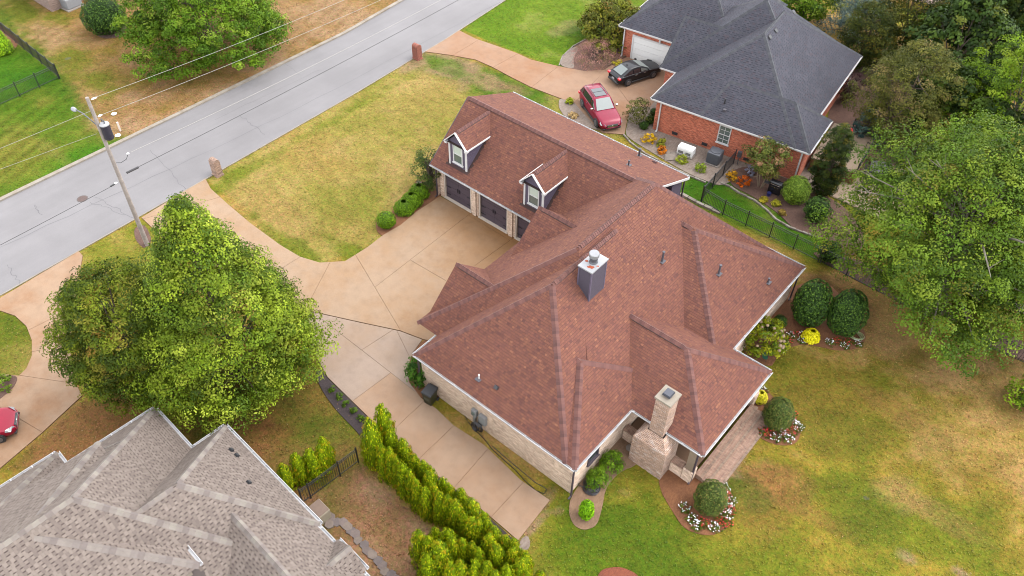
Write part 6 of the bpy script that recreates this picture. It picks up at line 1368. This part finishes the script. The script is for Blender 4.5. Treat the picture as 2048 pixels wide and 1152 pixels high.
# machines
def ac(label, px, rz, mat, s=.9, h=.95):
    root = thing('air_conditioner', label, 'air conditioner', at(*px)+Vector((0, 0, .04)), rz)
    MB().box(-s*.6, s*.6, -s*.6, s*.6, -.1, .06).build('pad', CONC, root, bevel=.02)
    MB().box(-s/2, s/2, -s/2, s/2, .06, h).build('cabinet', mat, root, bevel=.07)
    for k in range(12):
        z = .14+k*(h-.26)/12
        for sx, sy in ((0, -1), (1, 0)):
            c = (sx*s/2, sy*s/2, z+.02); MB().cb(c, (.02 if sx else s*.82, .02 if sy else s*.82, .03)).build('louvre', mat, root)
    g = MB().lathe([(s*.42, h), (s*.42, h+.05), (s*.36, h+.06)], n=24).build('fan_ring', mat, root)
    MB().lathe([(s*.355, h+.002), (s*.355, h+.02)], n=24).build('fan_well', BLACK, g)
    for k in range(5):
        a = 2*math.pi*k/5; m = MB(); m.add([(.06*math.cos(a), .06*math.sin(a), h+.03), (s*.34*math.cos(a-.25), s*.34*math.sin(a-.25), h+.025), (s*.34*math.cos(a+.25), s*.34*math.sin(a+.25), h+.045), (.06*math.cos(a), .06*math.sin(a), h+.024)], [(0, 1, 2), (3, 2, 1)]); m.build('fan_blade', GREYPIPE, g)
    gm_ = MB()
    for r_ in (.1, .17, .24, .31): gm_.tube([(s/.9*r_*math.cos(2*math.pi*k/20), s/.9*r_*math.sin(2*math.pi*k/20), h+.06) for k in range(21)], .006, 4, False)
    gm_.build('fan_grille', GREYPIPE, g); return root
ac('grey air conditioner beside the red brick wall inside the fence', (1427, 324), R(7), M('grey_cabinet', L(128, 132, 142), .5, .1), .98, 1.0)
ac('pale air conditioner at the top edge across the street', (143, 12), R(5), M('pale_cabinet', L(205, 205, 208), .5, .08), 1.5, 1.0)
gn = thing('generator', 'white standby generator on its pad by the red brick wall', 'generator', at(1371, 309)+Vector((0, 0, .04)), R(7)); GW = M('white_cabinet', (.6, .6, .6), .45, .05)
MB().box(-.7, .7, -.45, .45, -.1, .1).build('pad', CONC, gn, bevel=.02)
m = MB(); m.add([(x, y, z) for x in (-.62, .62) for y, z in ((-.36, .1), (.36, .1), (.36, .55), (.3, .72), (-.3, .72), (-.36, .55))], [(0, 5, 4, 3, 2, 1), (6, 7, 8, 9, 10, 11)]+[(i, (i+1) % 6, 6+(i+1) % 6, 6+i) for i in range(6)]); m.build('cabinet', GW, gn, bevel=.04)
for x in (-.3, .3): MB().box(x-.2, x+.2, -.372, -.36, .2, .42).build('vent_panel', M('vent_grey', L(190, 190, 192), .5, .05), gn)
ub = thing('utility_box', 'small grey utility box on a post by the red brick wall', 'utility box', at(1474, 330), R(7)); MB().box(-.15, .15, -.1, .08, .75, 1.25).build('box', GALV, ub, bevel=.02); MB().tube([(0, 0, -.1), (0, 0, .8)], .03, 8).build('post', GALV, ub)
# barbecue with side shelf
bq = thing('barbecue', 'black barbecue cart between the crape myrtle and the conical shrub', 'barbecue', at(1548, 386), R(5)); GLB = M('glossy_black', (.008, .008, .01), .2, .1)
MB().box(-.45, .45, -.28, .28, .1, .75).build('cabinet', GLB, bq, bevel=.02); m = MB().tube([(-.42, 0, .85), (.42, 0, .85)], .27, 14); m.build('lid', GLB, bq)
MB().tube([(-.35, -.3, .9), (.35, -.3, .9)], .02, 8).build('handle', CHROME, bq)
for s_ in (-1, 1): MB().box(*sorted((s_*.46, s_*.85)), -.25, .25, .72, .77).build('side_shelf', GALV if s_ < 0 else GLB, bq); MB().lathe([(.1, -.03), (.1, .03)], (s_*.4, -.2, .1), 12, Matrix.Rotation(math.pi/2, 3, 'Y')).build('wheel', TYRE, bq)
for k in range(3): MB().lathe([(.03, 0), (.03, .03)], (-.2+k*.2, -.28, .68), 10, Matrix.Rotation(math.pi/2, 3, 'X')).build('knob', CHROME, bq)
MB().lathe([(.14, 0), (.15, .3)], (-.2, -.55, .0), 14).build('gas_bottle', M('blue_bottle', L(60, 70, 150), .4, .1), bq)
# silver-leaved plant and shepherd's hooks
tree('silver_plant', 'pale silvery-lilac plant by the red brick wall', (1498, 348), .7, .32, 'dome', [((170, 168, 190), 4), ((200, 200, 215), 2)], 20, 20, .1, 190, .03, rc=(.08, .16), cat='plant', nl=0, r0=.02)
for px, lab in (((1536, 712), 'black metal garden stake nearer the hydrangea'), ((1531, 724), 'black metal garden stake nearer the porch eave')):
    sk = thing('garden_stake', lab, 'garden stake', at(*px)); MB().tube([(0, 0, -.1), (0, 0, 1.0)], .014, 6).build('rod', BLACK, sk); MB().lathe([(.02, .95), (.06, 1.0), (.02, 1.06)], n=8).build('finial', BLACK, sk)
fo = thing('garden_ornament', 'green metal leaf ornament with pale flowers by the porch', 'ornament', at(1517, 716))
MB().lathe([(.02, .4), (.2, .46), (.22, .5)], (.08, 0, 0), 14, Matrix.Rotation(.5, 3, 'Y')).build('leaf_dish', M('teal_metal', L(40, 115, 85), .4, .1), fo)
for x, y, z, c in ((-.15, .1, .55, (225, 220, 190)), (-.2, -.15, .45, (220, 190, 60))):
    s_ = MB().tube([(x, y, 0), (x, y, z)], .012, 6).build('stem', BLACK, fo); MB().lathe([(.03, z), (.11, z+.05), (.1, z+.07)], (x, y, 0), 10).build('flower', M('enamel_flower', L(*c), .4, .08), s_)
MB().lathe([(.2, 0), (.2, .06)], n=20).build('valve_cover', CONC); tag(bpy.data.objects['valve_cover'], 'round pale valve cover on the soil left of the brick fireplace', 'valve cover').location = at(1259, 897)+Vector((0, 0, .03))
# marker post and lids across the street
mp_ = thing('marker_post', 'small beige utility marker post across the street behind the transformer', 'marker post', at(241, 262)); MB().box(-.06, .06, -.06, .06, -.1, .75).build('post', CREAM, mp_); MB().box(-.07, .07, -.07, .07, .75, .8).build('cap', CREAM, mp_)
for px, lab in (((228, 228), 'white lid lying on the straw grass above the transformer'), ((236, 271), 'white lid lying at the green strip beside the road')):
    o = MB().lathe([(.2, 0), (.22, .03), (.18, .06)], n=14).build('ground_lid', INS); o.location = at(*px); tag(o, lab, 'lid')
# stepping stones: irregular flags
FLAG = [M('flagstone', L(*c), .9, .2, 3, 25) for c in ((170, 150, 142), (182, 162, 148), (158, 142, 138))]
ssp = [(605, 450), (595, 530), (680, 505), (762, 510), (812, 555), (850, 610), (905, 650), (935, 720), (1010, 780), (1045, 855), (1110, 900), (1172, 965), (1228, 1025), (1262, 1100), (1335, 1140), (1390, 1190)]
for k, (x, y) in enumerate(ssp):
    p = at(560+x/6, 960+y/6); g = random.Random(k); n = 6
    pts = [(.27*g.uniform(.85, 1.15)*math.cos(a), .25*g.uniform(.85, 1.15)*math.sin(a)) for a in [2*math.pi*i/n+g.random()*.3 for i in range(n)]]
    o = MB().prism(pts, -.06, .045+g.uniform(0, .015)).build('stepping_stone', FLAG[k % 3], bevel=.015); o.location = p
    tag(o, 'grey hexagonal stepping stone in the curving path by the tan-roofed house, ' + ('at its upper start' if k < 2 else 'the %s along' % (ordw[k] if k < 10 else ('eleventh', 'twelfth', 'thirteenth', 'fourteenth', 'fifteenth', 'sixteenth')[k-10])), 'stepping stone', 'stepping stones')
    if k < 2: o['label'] = ('tan stepping stone at the upper start of the path by the tan-roofed house', 'grey stepping stone below the tan one at the start of the path')[k]
# cream box by the tan-roofed house
cb = thing('storage_box', 'cream utility box with a brown lid under the tan roof gutter', 'box', at(642, 1032), R(-3)); CRB = M('cream_box', L(215, 200, 172), .7, .08)
MB().box(-.45, .45, -.35, .35, -.05, .75).build('body', CRB, cb, bevel=.03); MB().box(-.42, .42, -.32, .32, .75, .8).build('lid', M('taupe_lid', L(172, 142, 122), .7, .1), cb, bevel=.02)
# stone edging
EDG = [M('edging_stone', L(*c), .9, .15, 3) for c in ((206, 192, 176), (188, 172, 158), (216, 204, 190))]
def edging(label, px, step, w, h, amp=.0):
    pts = [at(*p) for p in px]; root = thing('stone_edging', label, 'edging', pts[0]); k = 0
    for i in range(len(pts)-1):
        a, b = pts[i], pts[i+1]; ln = (b-a).length; n = max(1, round(ln/step)); d = (b-a)/ln; ang = math.atan2(d.y, d.x)
        for j in range(n):
            s_ = ln/n*.47; g = random.uniform
            o = MB().box(-s_, s_, -w/2*g(.85, 1.1), w/2*g(.85, 1.1), -.05, h*g(.8, 1.15)).build('stone', EDG[k % 3], root, bevel=.02); k += 1
            o.location = a+d*ln*(j+.5)/n-pts[0]; o.rotation_euler = (0, 0, ang+g(-.08, .08))
Z5 = lambda x, y: (1200+x/5.0075, 200+y/5.0075)
edging('line of pale stone blocks along the grass beside the house and fence corner', [Z5(800, 945), Z5(880, 985), Z5(960, 1030), Z5(1200, 1140)], .55, .26, .16)
edging('curving pale stone edge of the gravel bed by the red brick house', [(1247, 270), (1262, 287), (1290, 308), (1325, 326), (1378, 352), (1412, 366)], .45, .13, .12)
edging('curving pale stone edge of the mulch bed inside the black fence', [(1440, 366), (1460, 374), (1480, 388), (1506, 400), (1530, 418), (1552, 440), (1580, 456), (1640, 478)], .45, .14, .12)
edging('thin pale brick edge of the gravel bed beside the far drive', [(1118, 132), (1125, 113), (1146, 93), (1172, 79)], .4, .1, .08)
for px, s, lab in (((1338, 316), .5, 'large pale boulder in the gravel bed by the orange shrub'), ((1346, 309), .35, 'smaller pale boulder behind the large one in the gravel bed'), ((1334, 306), .28, 'smallest pale boulder in the gravel bed')):
    bm = bmesh.new(); bmesh.ops.create_icosphere(bm, subdivisions=2, radius=s)
    for v in bm.verts: v.co *= random.uniform(.82, 1.12); v.co.z *= .5
    me = bpy.data.meshes.new('boulder'); bm.to_mesh(me); bm.free(); me.materials.append(EDG[1]); o = link('boulder', me); o.location = at(*px); tag(o, lab, 'boulder')
# timber edge by the far garage
o = MB().beam((0, 0, .06), tuple(at(1253, 112)+Vector((0, 0, .06))-at(1214, 133)), .14, .12).build('landscape_timber', WOOD); o.location = at(1214, 133); tag(o, 'weathered landscape timber beside the black car', 'timber')
# ------------------------------------------------------------------ raised deck of the grey-roofed house
dk = thing('raised_deck', 'raised wooden deck with black railing behind the grey-roofed house', 'deck', (-13.3, 55.3, 0), R(7.05)); DZ = 1.2
TD = wmx(dk)
BRN = M('deck_fascia_wood', L(175, 118, 78), .8, .15)
MB().box(-1.95, 1.35, -2.9, 2.4, -.1, 1.05).build('deck_skirt', BRN, dk)
for k in range(19): MB().box(-2.0+k*.178, -2.0+k*.178+.165, -2.95, 2.45, 1.08, 1.12+.08*0+.05).build('deck_board', DECKW, dk)
MB().box(-1.97, 1.4, -2.93, 2.42, 1.02, 1.08).build('rim_joist', BRN, dk)
for a, b in (((1.35, -2.9), (1.35, 2.4)), ((1.35, 2.4), (-.6, 2.4))):
    A_, B_ = Vector((*a, 0)), Vector((*b, 0)); ln = (B_-A_).length
    for k in range(4): p = A_.lerp(B_, k/3); MB().box(p.x-.04, p.x+.04, p.y-.04, p.y+.04, 1.1, 2.15).build('rail_post', BLACKMETAL, dk)
    for z in (1.3, 2.08): MB().beam(A_+Vector((0, 0, z)), B_+Vector((0, 0, z)), .05, .05).build('rail', BLACKMETAL, dk)
    for k in range(1, int(ln/.14)): p = A_.lerp(B_, k*.14/ln); MB().box(p.x-.008, p.x+.008, p.y-.008, p.y+.008, 1.3, 2.08).build('baluster', BLACKMETAL, dk)
stp = thing('deck_stairs', 'wooden stairs leading down from the raised deck', 'stairs', (-11.6, 56.4, 0), R(7.05))
for k in range(7): MB().box(-.75+k*.26, -.75+k*.26+.24, -.7, .7, .95-k*.15, 1.0-k*.15).build('tread', M('stair_tread', L(190, 150, 115), .8, .15), stp)
for y in (-.72, .72):
    MB().beam((-.8, y, .85), (1.05, y, -.1), .06, .22).build('stringer', BRN, stp); MB().beam((-.8, y, 1.95), (1.05, y, .95), .04, .05).build('handrail', BLACKMETAL, stp)
    for t in (0, .5, 1): MB().box(-.8+1.85*t-.02, -.8+1.85*t+.02, y-.02, y+.02, -.0+.9*(1-t), 1.95-t).build('rail_post', BLACKMETAL, stp)
def lounge(label, loc, rz):
    root = thing('wicker_chair', label, 'chair', loc, rz, 'red cushioned wicker chairs'); WK = bpy.data.materials.get('dark_wicker') or M('dark_wicker', L(72, 62, 58), .8, .2, 20); CU_ = bpy.data.materials.get('red_cushion') or M('red_cushion', L(230, 40, 35, 1.4), .8, .08)
    MB().box(-.36, .36, -.38, .38, .05, .36).build('base', WK, root, bevel=.04); MB().box(-.28, .28, -.36, .26, .36, .5).build('seat_cushion', CU_, root, bevel=.05)
    MB().box(-.38, .38, .3, .44, .3, 1.0).build('back', WK, root, bevel=.06); MB().box(-.27, .27, .17, .32, .45, .95).build('back_cushion', CU_, root, bevel=.06)
    for s_ in (-1, 1): MB().box(*sorted((s_*.3, s_*.42)), -.36, .38, .3, .66).build('arm', WK, root, bevel=.04)
lounge('red cushioned dark wicker chair on the deck, nearer the stairs', (-14.0, 55.9, 1.13), R(-60))
lounge('red cushioned dark wicker chair on the deck, nearer the magnolia', (-13.7, 54.4, 1.13), R(-150))
# lower patio with table and chairs
pt = MB().box(-12.3, -6.5, 50.4, 57.0, -.1, .06).build('patio', DECKW); pt['kind'] = 'structure'
for k in range(16): MB().box(-12.28+k*.36, -12.28+k*.36+.345, 50.45, 56.95, .06, .085).build('patio_board', DECKW, pt, True)
tb = thing('patio_table', 'grey square patio table half hidden under the largest tree', 'table', at(1755, 352)+Vector((0, 0, .08)), R(20)); TM = M('mauve_grey_table', L(150, 140, 152), .5, .1)
MB().box(-.75, .75, -.75, .75, .68, .73).build('top', TM, tb, bevel=.02)
for sx in (-1, 1):
    for sy in (-1, 1): MB().box(sx*.65-.03, sx*.65+.03, sy*.65-.03, sy*.65+.03, 0, .68).build('leg', TM, tb)
def pchair(label, px, rz):
    root = thing('patio_chair', label, 'chair', at(*px)+Vector((0, 0, .08)), rz, 'dark patio chairs'); D = M('dark_sling', L(78, 74, 84), .6, .1)
    MB().box(-.26, .26, -.26, .26, .4, .44).build('seat', D, root); MB().add([(-.26, .24, .44), (.26, .24, .44), (.26, .4, 1.0), (-.26, .4, 1.0), (-.26, .27, .44), (.26, .27, .44), (.26, .43, 1.0), (-.26, .43, 1.0)], [(0, 1, 2, 3), (4, 7, 6, 5), (3, 2, 6, 7), (0, 3, 7, 4), (1, 5, 6, 2)]).build('backrest', D, root)
    for sx in (-1, 1):
        MB().tube([(sx*.27, -.24, 0), (sx*.27, -.24, .62), (sx*.27, .28, .64)], .018, 6).build('arm', BLACK, root); MB().tube([(sx*.27, .24, 0), (sx*.27, .26, .5)], .018, 6).build('leg', BLACK, root)
pchair('dark patio chair nearest the deck stairs', (1733, 352), R(100)); pchair('dark patio chair on the near side of the patio table', (1738, 366), R(170))
# pale patio with a blue seat at the right edge, and a wooden deck at the top edge
o = MB().box(-1.6, 8, 47.5, 60, -.1, .05).build('patio', M('pale_paving', L(225, 205, 190), .9, .12, 2)); o['kind'] = 'structure'
bl = thing('blue_lounger', 'blue lounger showing through the branches at the right edge', 'lounger', at(2036, 462)+Vector((0, 0, .05)), R(30)); BLM = M('blue_fabric', L(70, 105, 190), .8, .1)
MB().box(-.32, .32, -.9, .5, .32, .4).build('seat', BLM, bl, bevel=.02); MB().add([(-.32, .5, .38), (.32, .5, .38), (.32, 1.0, .9), (-.32, 1.0, .9), (-.32, .56, .33), (.32, .56, .33), (.32, 1.06, .86), (-.32, 1.06, .86)], [(0, 1, 2, 3), (4, 7, 6, 5), (0, 3, 7, 4), (1, 5, 6, 2), (3, 2, 6, 7)]).build('backrest', BLM, bl)
for sx in (-.28, .28):
    for sy in (-.8, .4): MB().box(sx-.02, sx+.02, sy-.02, sy+.02, 0, .32).build('leg', GALV, bl)
fd = thing('wooden_deck', 'pinkish wooden deck glimpsed between the trees at the top edge', 'deck', at(1868, 12), R(10))
for k in range(14): MB().box(-1.9+k*.28, -1.9+k*.28+.25, -2, 4, .9, .95).build('deck_board', M('pink_deck_wood', L(195, 160, 145), .8, .12) if k == 0 else bpy.data.materials['pink_deck_wood'], fd)
MB().box(-1.9, 2, -2.0, 4, -.1, .88).build('deck_base', WOOD, fd); MB().beam((-1.9, .6, 1.75), (2, .6, 1.75), .1, .08).build('rail', WHITE, fd)
for x in (-1.9, 0, 2): MB().box(x-.05, x+.05, .55, .65, .9, 1.75).build('rail_post', WHITE, fd)
